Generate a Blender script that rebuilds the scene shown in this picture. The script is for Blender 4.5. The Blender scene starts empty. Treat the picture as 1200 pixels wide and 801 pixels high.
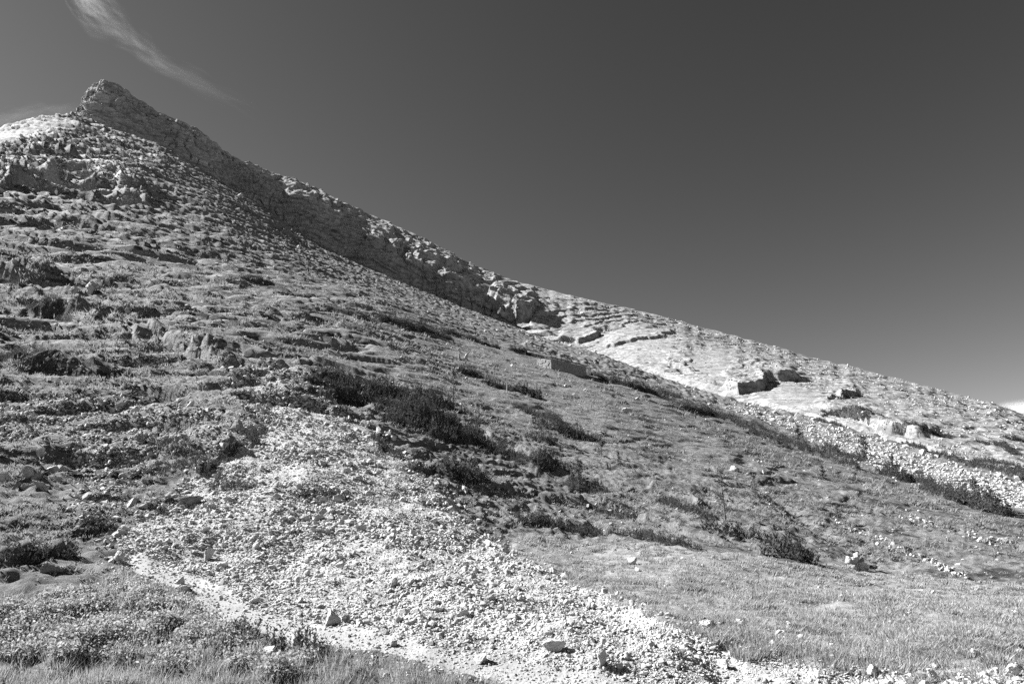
import bpy, math, random
import numpy as np
from mathutils import Vector

random.seed(7)
rng = np.random.default_rng(11)
scene = bpy.context.scene
COL = scene.collection

# ------------------------------------------------------------------ camera model
PITCH = math.radians(15.4)
CAMZ = 1.7
FPX = 800.0
CP, SP = math.cos(PITCH), math.sin(PITCH)

def ray(px, py):
    X = (np.asarray(px, float) - 600.0) / FPX
    Y = (400.5 - np.asarray(py, float)) / FPX
    f = CP - Y * SP
    u = SP + Y * CP
    return np.arctan2(X, f), u / np.hypot(X, f)          # azimuth, tan(elevation)

def project(x, y, z):
    z = z - CAMZ
    f = y * CP + z * SP
    u = -y * SP + z * CP
    f = np.maximum(f, 1e-3)
    return 600.0 + FPX * x / f, 400.5 - FPX * u / f

# ------------------------------------------------------------------ noise
_p = rng.permutation(256).astype(np.int32)
_P = np.concatenate([_p, _p, _p])
_G = rng.normal(size=(256, 3)); _G /= np.linalg.norm(_G, axis=1)[:, None]
_G = _G.astype(np.float32)

def pn(x, y, z=0.0):
    x, y, z = np.broadcast_arrays(np.asarray(x, np.float32), np.asarray(y, np.float32), np.asarray(z, np.float32))
    xi, yi, zi = np.floor(x), np.floor(y), np.floor(z)
    xf, yf, zf = x - xi, y - yi, z - zi
    xi = xi.astype(np.int32) & 255; yi = yi.astype(np.int32) & 255; zi = zi.astype(np.int32) & 255
    u = xf * xf * xf * (xf * (xf * 6 - 15) + 10)
    v = yf * yf * yf * (yf * (yf * 6 - 15) + 10)
    w = zf * zf * zf * (zf * (zf * 6 - 15) + 10)
    def g(dx, dy, dz):
        h = _P[_P[_P[(xi + dx) & 255] + ((yi + dy) & 255)] + ((zi + dz) & 255)]
        gr = _G[h]
        return gr[..., 0] * (xf - dx) + gr[..., 1] * (yf - dy) + gr[..., 2] * (zf - dz)
    a = g(0, 0, 0) + u * (g(1, 0, 0) - g(0, 0, 0))
    b = g(0, 1, 0) + u * (g(1, 1, 0) - g(0, 1, 0))
    c = g(0, 0, 1) + u * (g(1, 0, 1) - g(0, 0, 1))
    d = g(0, 1, 1) + u * (g(1, 1, 1) - g(0, 1, 1))
    e = a + v * (b - a); f = c + v * (d - c)
    return (e + w * (f - e)) * 1.6

def sstep(a, b, x):
    t = np.clip((x - a) / (b - a), 0, 1)
    return t * t * (3 - 2 * t)

def pchip_slopes(x, y):
    # x, y : (K, ...) monotone x along axis 0
    h = np.diff(x, axis=0); d = np.diff(y, axis=0) / h
    m = np.zeros_like(y)
    w1 = 2 * h[1:] + h[:-1]; w2 = h[1:] + 2 * h[:-1]
    same = d[1:] * d[:-1] > 0
    dd0 = np.where(same, d[:-1], 1.0); dd1 = np.where(same, d[1:], 1.0)
    m[1:-1] = np.where(same, (w1 + w2) / (w1 / dd0 + w2 / dd1), 0.0)
    m[0] = d[0]; m[-1] = d[-1]
    return m

def pchip1(x, y, q):
    m = pchip_slopes(x, y)
    q = np.clip(q, x[0], x[-1])
    i = np.clip(np.searchsorted(x, q, side='right') - 1, 0, len(x) - 2)
    h = x[i + 1] - x[i]; t = (q - x[i]) / h
    return ((2*t**3 - 3*t**2 + 1) * y[i] + (t**3 - 2*t**2 + t) * h * m[i]
            + (-2*t**3 + 3*t**2) * y[i + 1] + (t**3 - t**2) * h * m[i + 1])

def line(pts, th):
    """A terrain line across the view: (px, py, distance) -> range and height for every azimuth th."""
    a = np.array(pts, float)
    t, te = ray(a[:, 0], a[:, 1])
    o = np.argsort(t)
    t, te, lr = t[o], te[o], np.log(a[o, 2])
    r = np.exp(pchip1(t, lr, th))
    e = pchip1(t, te, th)
    return r, CAMZ + r * e

def inpoly(px, py, poly):
    px = np.asarray(px); py = np.asarray(py)
    ins = np.zeros(px.shape, bool)
    n = len(poly)
    for i in range(n):
        x1, y1 = poly[i]; x2, y2 = poly[(i + 1) % n]
        if y1 == y2: continue
        c = (y1 > py) != (y2 > py)
        ins ^= c & (px < (x2 - x1) * (py - y1) / (y2 - y1) + x1)
    return ins

def blur(m, n, k=2):
    m = m.astype(np.float32)
    for _ in range(n):
        for ax in (0, 1):
            p = np.pad(m, [(k, k) if a == ax else (0, 0) for a in (0, 1)], mode='edge')
            cs = np.cumsum(p, axis=ax, dtype=np.float64)
            cs = np.insert(cs, 0, 0, axis=ax)
            w = 2 * k + 1
            m = ((cs[w:] - cs[:-w]) if ax == 0 else (cs[:, w:] - cs[:, :-w])) / w
            m = m.astype(np.float32)
    return m

# ------------------------------------------------------------------ hillside base
TH = np.concatenate([np.radians(np.linspace(-62, -42.5, 90, endpoint=False)),
                     np.radians(np.linspace(-42.5, 38.5, 1260, endpoint=False)),
                     np.radians(np.linspace(38.5, 62, 100))])
NR = 1060
LR = np.linspace(math.log(1.6), math.log(640.0), NR)
RR = np.exp(LR)
NC = len(TH)

def zl(pts):                                             # lines given by ground height instead of distance
    out = []
    for px, py, z in pts:
        t, te = ray(px, py)
        out.append((px, py, float((CAMZ - z) / -te)))
    return out

L1 = zl([(-900, 801, 0), (0, 801, 0), (300, 801, 0), (600, 801, 0), (900, 801, 0), (1200, 801, 0), (2100, 801, 0)])
L2 = zl([(-900, 690, .9), (0, 700, .70), (200, 715, .50), (400, 735, .36), (600, 735, .45), (760, 745, .38), (860, 752, .2),
         (1000, 752, .13), (1200, 750, .10), (2000, 745, .1)])
L3 = [(-900, 560, 24), (0, 612, 20.5), (140, 622, 20), (300, 630, 19), (450, 640, 19), (600, 658, 19.5), (700, 682, 19)] + \
     zl([(800, 690, .42), (900, 692, .25), (1040, 695, .1), (1200, 702, .05), (2000, 705, .05)])
L4 = [(-900, 440, 44), (0, 520, 34), (150, 515, 34), (330, 483, 36), (440, 525, 33), (560, 582, 31), (700, 625, 30), (850, 632, 30),
      (930, 654, 28)] + zl([(1040, 680, .10), (1200, 688, .06), (2000, 692, .06)])
L5 = [(-900, 330, 80), (0, 440, 62), (150, 430, 60), (300, 430, 58), (480, 470, 56), (600, 495, 62), (700, 505, 70), (790, 536, 66),
      (880, 576, 52), (960, 626, 40), (1040, 670, 32), (1200, 683, 31.5), (2000, 688, 31.5)]
L6 = [(-900, 130, 230), (0, 300, 170), (200, 315, 165), (400, 352, 150), (550, 412, 125), (660, 443, 120), (750, 472, 112), (850, 515, 94),
      (950, 565, 73), (1050, 612, 54), (1130, 640, 46), (1200, 655, 42), (2000, 680, 38)]
L7 = [(-900, 40, 360), (0, 210, 300), (200, 235, 305), (380, 310, 320), (540, 372, 315), (660, 415, 275), (760, 450, 232), (860, 484, 190),
      (930, 512, 158), (1000, 541, 128), (1080, 575, 101), (1180, 606, 80), (1260, 625, 72), (2000, 670, 56)]
L8 = [(-900, 60, 520), (-200, 195, 480), (0, 151, 470), (40, 140, 490), (75, 136, 520), (95, 138, 540), (130, 152, 548), (180, 168, 544),
      (230, 195, 536), (265, 216, 528), (320, 250, 516), (350, 274, 509), (400, 299, 500), (470, 330, 488), (540, 359, 476), (600, 382, 462),
      (640, 398, 442), (700, 414, 402), (760, 437, 352), (830, 460, 300), (967, 494, 232), (1083, 528, 182), (1200, 563, 150), (1400, 620, 118), (2000, 660, 88)]
rk = [np.full(NC, 0.5), np.full(NC, 4.0)]; zk = [np.zeros(NC), np.zeros(NC)]
for L in (L1, L2, L3, L4, L5, L6, L7, L8):
    r, z = line(L, TH)
    r = np.maximum(r, rk[-1] * 1.02 + .2)
    rk.append(r); zk.append(z)
r8, z8 = rk[-1], zk[-1]
for dr, dz in ((14, -5), (40, -30), (160, -70), (900, -120)):
    rk.append(r8 + dr); zk.append(z8 + dz)
rk = np.array(rk); zk = np.array(zk)
mk = pchip_slopes(rk, zk)
cols = np.arange(NC)[None, :]
Rg = np.broadcast_to(RR[:, None], (NR, NC))
idx = np.zeros((NR, NC), int)
for k in range(1, len(rk) - 1):
    idx += (Rg >= rk[k][None, :])
ra, rb = rk[idx, cols], rk[idx + 1, cols]; za, zb = zk[idx, cols], zk[idx + 1, cols]
ma, mb = mk[idx, cols], mk[idx + 1, cols]
kcr = 9                                                   # the crest is an edge: climb straight to it, then fall
dcr = (zk[kcr] - zk[kcr - 1]) / (rk[kcr] - rk[kcr - 1])
mb = np.where(idx == kcr - 1, dcr[None] * .95, mb)
ma = np.where(idx == kcr, -.3, ma)
h = rb - ra; t = np.clip((Rg - ra) / h, 0, 1)
Z = (2*t**3 - 3*t**2 + 1) * za + (t**3 - 2*t**2 + t) * h * ma + (-2*t**3 + 3*t**2) * zb + (t**3 - t**2) * h * mb
Xg = (Rg * np.sin(TH)[None, :]).astype(np.float32); Yg = (Rg * np.cos(TH)[None, :]).astype(np.float32)
Z = Z.astype(np.float32)
# soften the creases that the terrain lines would leave
Zs = blur(Z, 3, 7)
wcrest = sstep(60, 6, np.abs(Rg - r8[None, :]))
Z = Zs * (1 - wcrest) + Z * wcrest
Z0 = Z.copy()

def hit_grid(px, py, Zarr=None):
    """Where the line of sight through a pixel meets the hillside."""
    Zarr = Z if Zarr is None else Zarr
    th, te = ray(px, py)
    c = int(np.clip(np.searchsorted(TH, th), 0, NC - 1))
    e = (Zarr[:, c] - CAMZ) / RR
    ok = np.nonzero((e >= te) & (RR > 3))[0]
    if len(ok) == 0:
        i = int(np.argmax(e))
    else:
        i = int(ok[0])
    if 0 < i:
        e0, e1 = e[i - 1], e[i]
        f = float(np.clip((te - e0) / (e1 - e0 + 1e-9), 0, 1))
        r = RR[i - 1] + f * (RR[i] - RR[i - 1])
    else:
        r = RR[i]
    return float(r * math.sin(th)), float(r * math.cos(th)), float(r)

def ground(x, y):
    """Height of the hillside mesh under (x, y)."""
    x = np.asarray(x, float); y = np.asarray(y, float)
    th = np.arctan2(x, y); lr = np.log(np.hypot(x, y))
    c = np.clip(np.searchsorted(TH, th) - 1, 0, NC - 2)
    fc = np.clip((th - TH[c]) / (TH[c + 1] - TH[c]), 0, 1)
    g = np.clip((lr - LR[0]) / (LR[1] - LR[0]), 0, NR - 1.001)
    i = g.astype(int); fr = g - i
    return ((Z[i, c] * (1 - fc) + Z[i, c + 1] * fc) * (1 - fr) + (Z[i + 1, c] * (1 - fc) + Z[i + 1, c + 1] * fc) * fr)

# ------------------------------------------------------------------ ground regions
PX, PY = project(Xg, Yg, Z)
front = Rg < (r8[None, :] + 8)
jx = PX + 16 * pn(Xg / 1.6, Yg / 1.6, 3.1) + 8 * pn(Xg / .35, Yg / .35, 9.1)
jy = PY + 9 * pn(Xg / 1.6, Yg / 1.6, 7.7) + 5 * pn(Xg / .35, Yg / .35, 1.1)
SCREE = [(318, 474), (400, 487), (440, 512), (470, 545), (520, 585), (560, 622), (640, 668), (700, 695), (760, 716), (830, 738), (870, 750), (950, 767),
         (1033, 786), (1133, 796), (1220, 802), (1400, 840), (1600, 930), (900, 960), (700, 860), (640, 815), (560, 790), (480, 768), (400, 756), (340, 748), (300, 730), (240, 694),
         (190, 668), (140, 655), (130, 638), (190, 600), (240, 560), (285, 520), (305, 495)]
PATH = [(148, 642), (188, 653), (254, 687), (323, 714), (400, 731), (470, 745), (560, 757), (640, 768), (720, 786), (800, 803), (900, 840), (780, 850), (640, 808),
        (560, 787), (470, 769), (400, 758), (330, 748), (270, 724), (210, 692), (165, 668)]
MEADOW = [(590, 628), (700, 634), (800, 645), (860, 648), (950, 660), (1040, 674), (1200, 686), (2600, 700), (2600, 1500), (1600, 930), (1400, 840), (1220, 802), (1133, 796), (1033, 786),
          (950, 767), (870, 750), (830, 738), (760, 716), (700, 695), (640, 668)]
RUBBLE = [(830, 470), (967, 497), (1083, 532), (1200, 568), (1400, 640), (1400, 650), (1240, 612), (1180, 596), (1120, 580), (1060, 556), (1000, 532), (930, 503)]
LEFTSCREE = [(-200, 470), (60, 470), (160, 478), (250, 490), (290, 505), (230, 530), (185, 540), (150, 580), (130, 635), (60, 600), (100, 560), (60, 520), (-200, 520)]
TOPSCREE = [(250, 440), (330, 435), (370, 450), (420, 480), (400, 487), (318, 474), (290, 505), (270, 470)]
SLABL = [(-200, 175), (0, 156), (30, 146), (70, 140), (74, 150), (40, 160), (0, 170), (-200, 200)]
ROCKY = [(-200, 130), (0, 150), (95, 130), (130, 150), (230, 195), (160, 215), (190, 250), (120, 240), (60, 225), (0, 240), (-200, 300)]
m_scree = inpoly(jx, jy, SCREE) & front & (Rg > 5)
m_path = inpoly(jx * .6 + PX * .4, jy * .6 + PY * .4, PATH) & front & (Rg > 4)
m_scree &= ~m_path
m_mead = (inpoly(jx, jy, MEADOW) | ((Rg < 9.5) & (PX > 560))) & front & ~m_scree & ~m_path & (Rg < 36)
m_rub = inpoly(jx, jy, RUBBLE) & front & (Rg > 60)
m_left = inpoly(jx, jy, LEFTSCREE) & front & (Rg > 15)
m_top = inpoly(jx, jy, TOPSCREE) & front
m_rock = inpoly(jx, jy, ROCKY) & (Rg > 150) & (Rg < r8[None, :] + 200)
s_scree, s_path, s_mead = blur(m_scree, 2, 4), blur(m_path, 2, 3), blur(m_mead, 2, 6)
s_rub, s_left, s_top = blur(m_rub, 2, 4), blur(m_left, 2, 8), blur(m_top, 2, 6)
s_rock = blur(m_rock, 2, 8)
s_slab = blur(inpoly(jx, jy, SLABL) & (Rg > 150) & front, 2, 4)
s_rock *= 1 - .7 * s_slab
hill = np.clip(1 - s_scree - s_path - s_mead - .8 * s_slab, 0, 1)

# ------------------------------------------------------------------ hillside relief
def att(wl):                                             # fade relief that is finer than the mesh
    return sstep(1.2, 3.0, wl / (Rg * .0036))
far = sstep(18, 60, Rg)
upx, upy = np.float32(.55), np.float32(.83)               # the slope climbs away and to the left
dZ = np.zeros_like(Z)
dZ += 1.5 * pn(Xg / 46, Yg / 46, 0.3) * sstep(60, 180, Rg) * sstep(0, 60, np.abs(Rg - r8[None, :]))
dZ += .55 * pn(Xg / 15, Yg / 15, 2.3) * far * hill
def step(x, s=.25):
    return np.tanh(x / s) * s
# little turf terraces: relief that follows the contours
zb_ = Z0 + 1.2 * pn(Xg / 20, Yg / 20, 4.4)
leftw = sstep(560, 330, PX)                               # the left of the slope is the rougher
T1 = step(pn(Xg / 22, Yg / 22, zb_ / 3.4), .14) * (1.8 + 2.6 * sstep(230, 60, PX)) * sstep(70, 190, Rg)
T2 = step(pn(Xg / 10.5, Yg / 10.5, zb_ / 1.25 + 11), .10) * 2.7 * sstep(30, 85, Rg) * (.7 + .3 * leftw)
T3 = step(pn(Xg / 4.4, Yg / 4.4, zb_ / .62 + 5), .10) * 2.4 * (.7 + .3 * leftw) * sstep(14, 45, Rg)
T4 = step(pn(Xg / 1.9, Yg / 1.9, zb_ / .32), .12) * .62 * (.4 + .6 * leftw) * sstep(10, 25, Rg) + pn(Xg / .45, Yg / .45, zb_ / .2) * .12
tuft = .5 + .5 * pn(Xg / 30, Yg / 30, 8.8)
amp = (.6 + 1.5 * leftw) * (.6 + .8 * tuft)
dZ += hill * (amp * (T1 * att(6) + T2 * att(2.4) + T3 * att(1.1)) + T4 * att(.5) * 1.2)
dZ += hill * .05 * pn(Xg / .28, Yg / .28, 1.7) * att(.3)
dZ += hill * sstep(120, 260, Rg) * (.9 * pn(Xg / 4.2, Yg / 4.2, zb_ / 2.2 + 3) + .6 * pn(Xg / 1.9, Yg / 1.9, zb_ / 1.2 + 8)) * (.6 + .8 * tuft)
dZ += s_scree * (.30 * pn(Xg / 3.1, Yg / 3.1, 5.5) + .12 * pn(Xg / .9, Yg / .9, 6.5) + .05 * pn(Xg / .3, Yg / .3, 2.2))
dZ += s_mead * (.12 * pn(Xg / 2.4, Yg / 2.4, 7.1) + .09 * pn(Xg / .8, Yg / .8, 9.4) + .035 * pn(Xg / .3, Yg / .3, 4.2) + .22 * pn(Xg / 7, Yg / 7, 3.3) * sstep(12, 20, Rg))
dZ += s_path * (.03 * pn(Xg / .6, Yg / .6, 3.9) - .06)
# ledges of bare rock high on the left
bed = Z0 - .10 * Xg + .16 * Yg + 5 * pn(Xg / 40, Yg / 40, 6.1)
P = 8.5
q = bed / P + .5 * pn(Xg / 16, Yg / 16, 2.9)
fr = q - np.floor(q)
led = (sstep(.1, .34, fr) - fr) * P
rid0 = lambda a, b, c: np.abs(pn(a, b, c)) - .3
dZ += s_rock * (led * .5 + 2.2 * pn(Xg / 26, Yg / 26, bed / 14) + 1.1 * rid0(Xg / 14, Yg / 14, bed / 4 + 2) + .8 * pn(Xg / 6, Yg / 6, bed / 2.2) + .5 * rid0(Xg / 3.4, Yg / 3.4, bed / 1.3) + .5 * pn(Xg / 1.5, Yg / 1.5, bed))
dZ += s_rub * (.5 * pn(Xg / 2.2, Yg / 2.2, 1.2))
Z = Z + dZ

def poly_dist(x, y, P3):
    """Signed distance to a polyline on the ground (positive on its left) and the fraction along it."""
    best = np.full(x.shape, 1e9, np.float32); sgn = np.zeros_like(best); frac = np.zeros_like(best)
    n = len(P3) - 1
    for i in range(n):
        ax, ay = P3[i][:2]; bx, by = P3[i + 1][:2]
        dx, dy = bx - ax, by - ay
        L2_ = dx * dx + dy * dy + 1e-9
        t = np.clip(((x - ax) * dx + (y - ay) * dy) / L2_, 0, 1)
        ex, ey = x - (ax + t * dx), y - (ay + t * dy)
        d = np.hypot(ex, ey)
        s = np.sign(dx * ey - dy * ex)
        m = d < best
        best = np.where(m, d, best); sgn = np.where(m, s, sgn); frac = np.where(m, (i + t) / n, frac)
    return best * sgn, frac

def radial_dist(x, y, P3):
    """How far (x, y) lies uphill of a line across the slope, and the fraction along that line."""
    a = np.array([math.atan2(p[0], p[1]) for p in P3]); r = np.array([math.hypot(p[0], p[1]) for p in P3])
    o = np.argsort(a); a, r = a[o], r[o]
    th = np.arctan2(x, y)
    return (np.hypot(x, y) - np.interp(th, a, r)) * .8, np.clip((th - a[0]) / (a[-1] - a[0]), 0, 1)

# banks: (pixels along the foot, height, width of the face, reach uphill); the uphill side is on the left going right
BANKS = [([(110, 372), (190, 402), (235, 416), (262, 424), (300, 432)], 1.3, .5, 6),
         ([(150, 552), (190, 556), (232, 552), (262, 534), (290, 512)], .5, .3, 2.0),
         ([(40, 362), (80, 375), (115, 380)], 2.4, .8, 7),
         ([(-20, 318), (40, 330), (60, 335)], 3.0, .9, 9),
         ([(150, 395), (185, 408)], 1.0, .4, 4),
         ([(0, 436), (60, 438), (120, 440)], .9, .4, 4),
         ([(-20, 650), (40, 655), (85, 655)], .22, .2, 1.2),
         ([(80, 622), (118, 626)], .22, .2, 1.0),
         ([(560, 566), (650, 588), (700, 600)], .5, .3, 2.0),
         ([(690, 592), (770, 610), (850, 640)], .8, .35, 3),
         ([(760, 575), (810, 590), (830, 600)], .8, .35, 3),
         ([(610, 612), (690, 622)], .5, .3, 1.5),
         ([(600, 545), (690, 575)], .6, .4, 3),
         ([(560, 505), (620, 540), (660, 556)], .8, .4, 3),
         ([(190, 235), (150, 222), (90, 215)][::-1], 6, 2.5, 18),
         ([(-10, 222), (20, 215), (70, 212)], 9, 3, 20),
         ([(30, 175), (60, 180), (90, 186)], 6, 2, 14),
         ([(130, 228), (170, 240)], 5, 2, 14),
         ]
for pts, bh, bw, reach in BANKS:
    P3 = [hit_grid(*p) for p in pts]
    x0, x1 = min(p[0] for p in P3) - 3 * reach, max(p[0] for p in P3) + 3 * reach
    y0, y1 = min(p[1] for p in P3) - 3 * reach, max(p[1] for p in P3) + 3 * reach
    sel = np.nonzero((Xg > x0) & (Xg < x1) & (Yg > y0) & (Yg < y1))
    if len(sel[0]) == 0: continue
    x, y = Xg[sel], Yg[sel]
    d, f = radial_dist(x + bw * 1.4 * pn(x / (bw * 5), y / (bw * 5), 1.5), y + bw * 1.4 * pn(x / (bw * 5), y / (bw * 5), 5.5), P3)
    endf = sstep(0, .15, f) * sstep(1, .85, f)
    up = sstep(-1.6 * bw, 1.6 * bw, d) * np.exp(-np.maximum(d, 0) / reach)
    dn = -.35 * np.exp(-(d / (1.3 * bw)) ** 2) * (d < 0)
    Z[sel] += (1.15 * bh * endf * (up + dn) * (.7 + .6 * pn(x / 3, y / 3, 2.2))).astype(np.float32)
# the shallow gully behind the pale spur on the right
r5 = rk[6]
g_ = np.exp(-((Rg - (r5[None, :] + 4.5)) / 3.6) ** 2) * sstep(875, 930, PX) * sstep(1090, 1040, PX)
Z -= (.6 * g_).astype(np.float32)

# ------------------------------------------------------------------ materials
def new_mat(name):
    m = bpy.data.materials.new(name); m.use_nodes = True
    nt = m.node_tree; nt.nodes.clear()
    out = nt.nodes.new('ShaderNodeOutputMaterial')
    return m, nt, out

def nd(nt, t, **kw):
    n = nt.nodes.new(t)
    for k, v in kw.items():
        if k.startswith('i_'): n.inputs[k[2:].replace('_', ' ')].default_value = v
        else: setattr(n, k, v)
    return n

def ramp(nt, src, stops):
    r = nt.nodes.new('ShaderNodeValToRGB')
    e = r.color_ramp.elements
    while len(e) < len(stops): e.new(.5)
    for el, (p, v) in zip(e, stops):
        el.position = p; el.color = (v, v, v, 1)
    nt.links.new(src, r.inputs['Fac'])
    return r.outputs['Color']

def noise(nt, vec, scale, detail=6, rough=.6, dist=0.0):
    n = nd(nt, 'ShaderNodeTexNoise', i_Scale=scale, i_Detail=detail, i_Roughness=rough, i_Distortion=dist)
    nt.links.new(vec, n.inputs['Vector'])
    return n.outputs['Fac']

def mixc(nt, fac, a, b, blend='MIX'):
    m = nt.nodes.new('ShaderNodeMix'); m.data_type = 'RGBA'; m.blend_type = blend
    for s, v in ((m.inputs[0], fac), (m.inputs[6], a), (m.inputs[7], b)):
        if isinstance(v, (int, float)):
            s.default_value = v if s.type == 'VALUE' else (v, v, v, 1)
        else: nt.links.new(v, s)
    return m.outputs[2]

ALB = .57                                                 # overall level of the ground's colours, set together with the exposure
def bsdf(nt, out, col, rough=.95, bump=None, bstr=.5, bdist=.1, spec=.15):
    b = nt.nodes.new('ShaderNodeBsdfPrincipled')
    b.inputs['Roughness'].default_value = rough
    b.inputs['Specular IOR Level'].default_value = spec
    if not isinstance(col, (int, float)): col = mixc(nt, 1.0, col, ALB, 'MULTIPLY')
    if isinstance(col, (int, float)): b.inputs['Base Color'].default_value = (col, col, col, 1)
    else: nt.links.new(col, b.inputs['Base Color'])
    if bump is not None:
        bm = nd(nt, 'ShaderNodeBump', i_Strength=bstr, i_Distance=bdist)
        nt.links.new(bump, bm.inputs['Height']); nt.links.new(bm.outputs[0], b.inputs['Normal'])
    nt.links.new(b.outputs[0], out.inputs['Surface'])
    return b

def attr(nt, name):
    return nd(nt, 'ShaderNodeAttribute', attribute_name=name).outputs['Fac']

def geo_pos(nt):
    return nt.nodes.new('ShaderNodeNewGeometry').outputs['Position']

def mat_hill():
    m, nt, out = new_mat('alpine_turf')
    p = geo_pos(nt)
    a = ramp(nt, noise(nt, p, .09, 8, .7), [(.3, .14), (.5, .22), (.7, .33)])
    b = ramp(nt, noise(nt, p, 1.7, 8, .75), [(.32, .08), (.5, .22), (.68, .42)])
    c = mixc(nt, .6, a, b)
    mp = nd(nt, 'ShaderNodeMapping'); mp.inputs['Scale'].default_value = (.16, .16, .7); nt.links.new(p, mp.inputs['Vector'])
    d = ramp(nt, noise(nt, mp.outputs[0], 1.0, 9, .72, .4), [(.52, 0), (.60, 1)])     # darker heath in lenses, also painted in as shadow under the hummocks
    d2 = ramp(nt, noise(nt, p, 1.3, 8, .8), [(.5, 0), (.56, 1)])      # heath tufts mixed into the turf
    d = mixc(nt, 1.0, mixc(nt, .5, d, d2, 'ADD'), attr(nt, 'heath_shade'), 'MULTIPLY')
    c = mixc(nt, mixc(nt, 1.0, d, .9, 'MULTIPLY'), c, ramp(nt, noise(nt, p, 2.5, 5, .7), [(.3, .02), (.7, .065)]))
    st = ramp(nt, noise(nt, p, 3.2, 6, .85), [(.575, 0), (.60, 1)])   # stones showing through
    sw = mixc(nt, 1.0, st, attr(nt, 'stony'), 'MULTIPLY')
    rock = ramp(nt, noise(nt, p, .8, 8, .75), [(.3, .26), (.7, .62)])
    c = mixc(nt, sw, c, rock)
    c = mixc(nt, attr(nt, 'bare'), c, rock)
    bsdf(nt, out, c, bump=noise(nt, p, 2.2, 10, .8), bstr=.9, bdist=.25)
    return m

def mat_rock(name='limestone', lo=.15, hi=.54, sc=1.0):
    m, nt, out = new_mat(name)
    p = geo_pos(nt)
    a = ramp(nt, noise(nt, p, .05 * sc, 8, .7), [(.3, lo), (.7, hi)])
    b = ramp(nt, noise(nt, p, .6 * sc, 9, .78, .6), [(.3, lo * .6), (.48, (lo + hi) / 2), (.7, hi * 1.05)])
    c = mixc(nt, .55, a, b)
    g = mixc(nt, 1.0, ramp(nt, noise(nt, p, .11 * sc, 9, .8), [(.50, 0), (.58, 1)]), attr(nt, 'turf'), 'MULTIPLY')
    mp = nd(nt, 'ShaderNodeMapping'); mp.inputs['Rotation'].default_value = (math.radians(8), math.radians(21), 0); mp.inputs['Scale'].default_value = (.05, .05, .8)
    nt.links.new(p, mp.inputs['Vector'])
    c = mixc(nt, 1.0, c, ramp(nt, noise(nt, mp.outputs[0], 1.0, 7, .7, .5), [(.34, .45), (.50, 1.0), (.7, 1.15)]), 'MULTIPLY')   # stains along the beds
    sp = ramp(nt, noise(nt, p, .35 * sc, 10, .85, .5), [(.40, .35), (.52, 1.0)])
    c = mixc(nt, mixc(nt, .8, attr(nt, 'turf'), 1.0), c, mixc(nt, 1.0, c, sp, 'MULTIPLY'))
    gcol = ramp(nt, noise(nt, p, .9, 6, .7), [(.3, .07), (.7, .20)])
    c = mixc(nt, g, c, gcol)
    bsdf(nt, out, c, bump=noise(nt, p, .5 * sc, 9, .65, .3), bstr=.55, bdist=.8)
    return m

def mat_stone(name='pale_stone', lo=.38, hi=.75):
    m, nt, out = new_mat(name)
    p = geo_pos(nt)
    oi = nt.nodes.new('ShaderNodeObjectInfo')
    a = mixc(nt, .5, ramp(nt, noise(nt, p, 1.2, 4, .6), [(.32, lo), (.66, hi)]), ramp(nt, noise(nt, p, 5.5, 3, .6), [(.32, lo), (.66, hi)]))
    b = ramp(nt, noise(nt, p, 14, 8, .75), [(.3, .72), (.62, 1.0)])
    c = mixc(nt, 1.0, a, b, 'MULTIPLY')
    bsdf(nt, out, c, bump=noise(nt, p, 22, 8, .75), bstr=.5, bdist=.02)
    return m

def mat_gravel(name, lo, hi, sc, bd):
    m, nt, out = new_mat(name)
    p = geo_pos(nt)
    v = nd(nt, 'ShaderNodeTexVoronoi', i_Scale=sc); v.feature = 'F1'
    nt.links.new(p, v.inputs['Vector'])
    a = ramp(nt, noise(nt, p, .9, 6, .7), [(.3, lo), (.7, hi)])
    b = ramp(nt, noise(nt, p, sc, 6, .8), [(.3, .75), (.65, 1.05)])
    c = mixc(nt, 1.0, a, b, 'MULTIPLY')
    hgt = mixc(nt, .5, v.outputs['Distance'], noise(nt, p, sc * 1.7, 6, .75))
    bsdf(nt, out, c, bump=hgt, bstr=.8, bdist=bd)
    return m

def mat_leaf(name, lo, hi, trans=.35, sc=3.0, rough=.9):
    m, nt, out = new_mat(name)
    p = geo_pos(nt)
    c = ramp(nt, noise(nt, p, sc, 3, .7), [(.3, lo * ALB), (.7, hi * ALB)])
    b = nd(nt, 'ShaderNodeBsdfPrincipled', i_Roughness=rough)
    b.inputs['Specular IOR Level'].default_value = .05
    tr = nt.nodes.new('ShaderNodeBsdfTranslucent')
    nt.links.new(c, b.inputs['Base Color']); nt.links.new(c, tr.inputs['Color'])
    mx = nd(nt, 'ShaderNodeMixShader'); mx.inputs[0].default_value = trans
    nt.links.new(b.outputs[0], mx.inputs[1]); nt.links.new(tr.outputs[0], mx.inputs[2])
    nt.links.new(mx.outputs[0], out.inputs['Surface'])
    return m

def mat_meadow():
    m, nt, out = new_mat('meadow_turf')
    p = geo_pos(nt)
    a = ramp(nt, noise(nt, p, .5, 7, .75), [(.35, .14), (.62, .38)])
    b = ramp(nt, noise(nt, p, 7, 8, .85), [(.35, .06), (.65, .48)])
    c = mixc(nt, .5, a, b)
    st = ramp(nt, noise(nt, p, 4.0, 5, .8), [(.62, 0), (.65, 1)])
    c = mixc(nt, mixc(nt, 1.0, st, attr(nt, 'stony'), 'MULTIPLY'), c, .5)
    bsdf(nt, out, c, bump=noise(nt, p, 9, 10, .8), bstr=.8, bdist=.06)
    return m

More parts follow.
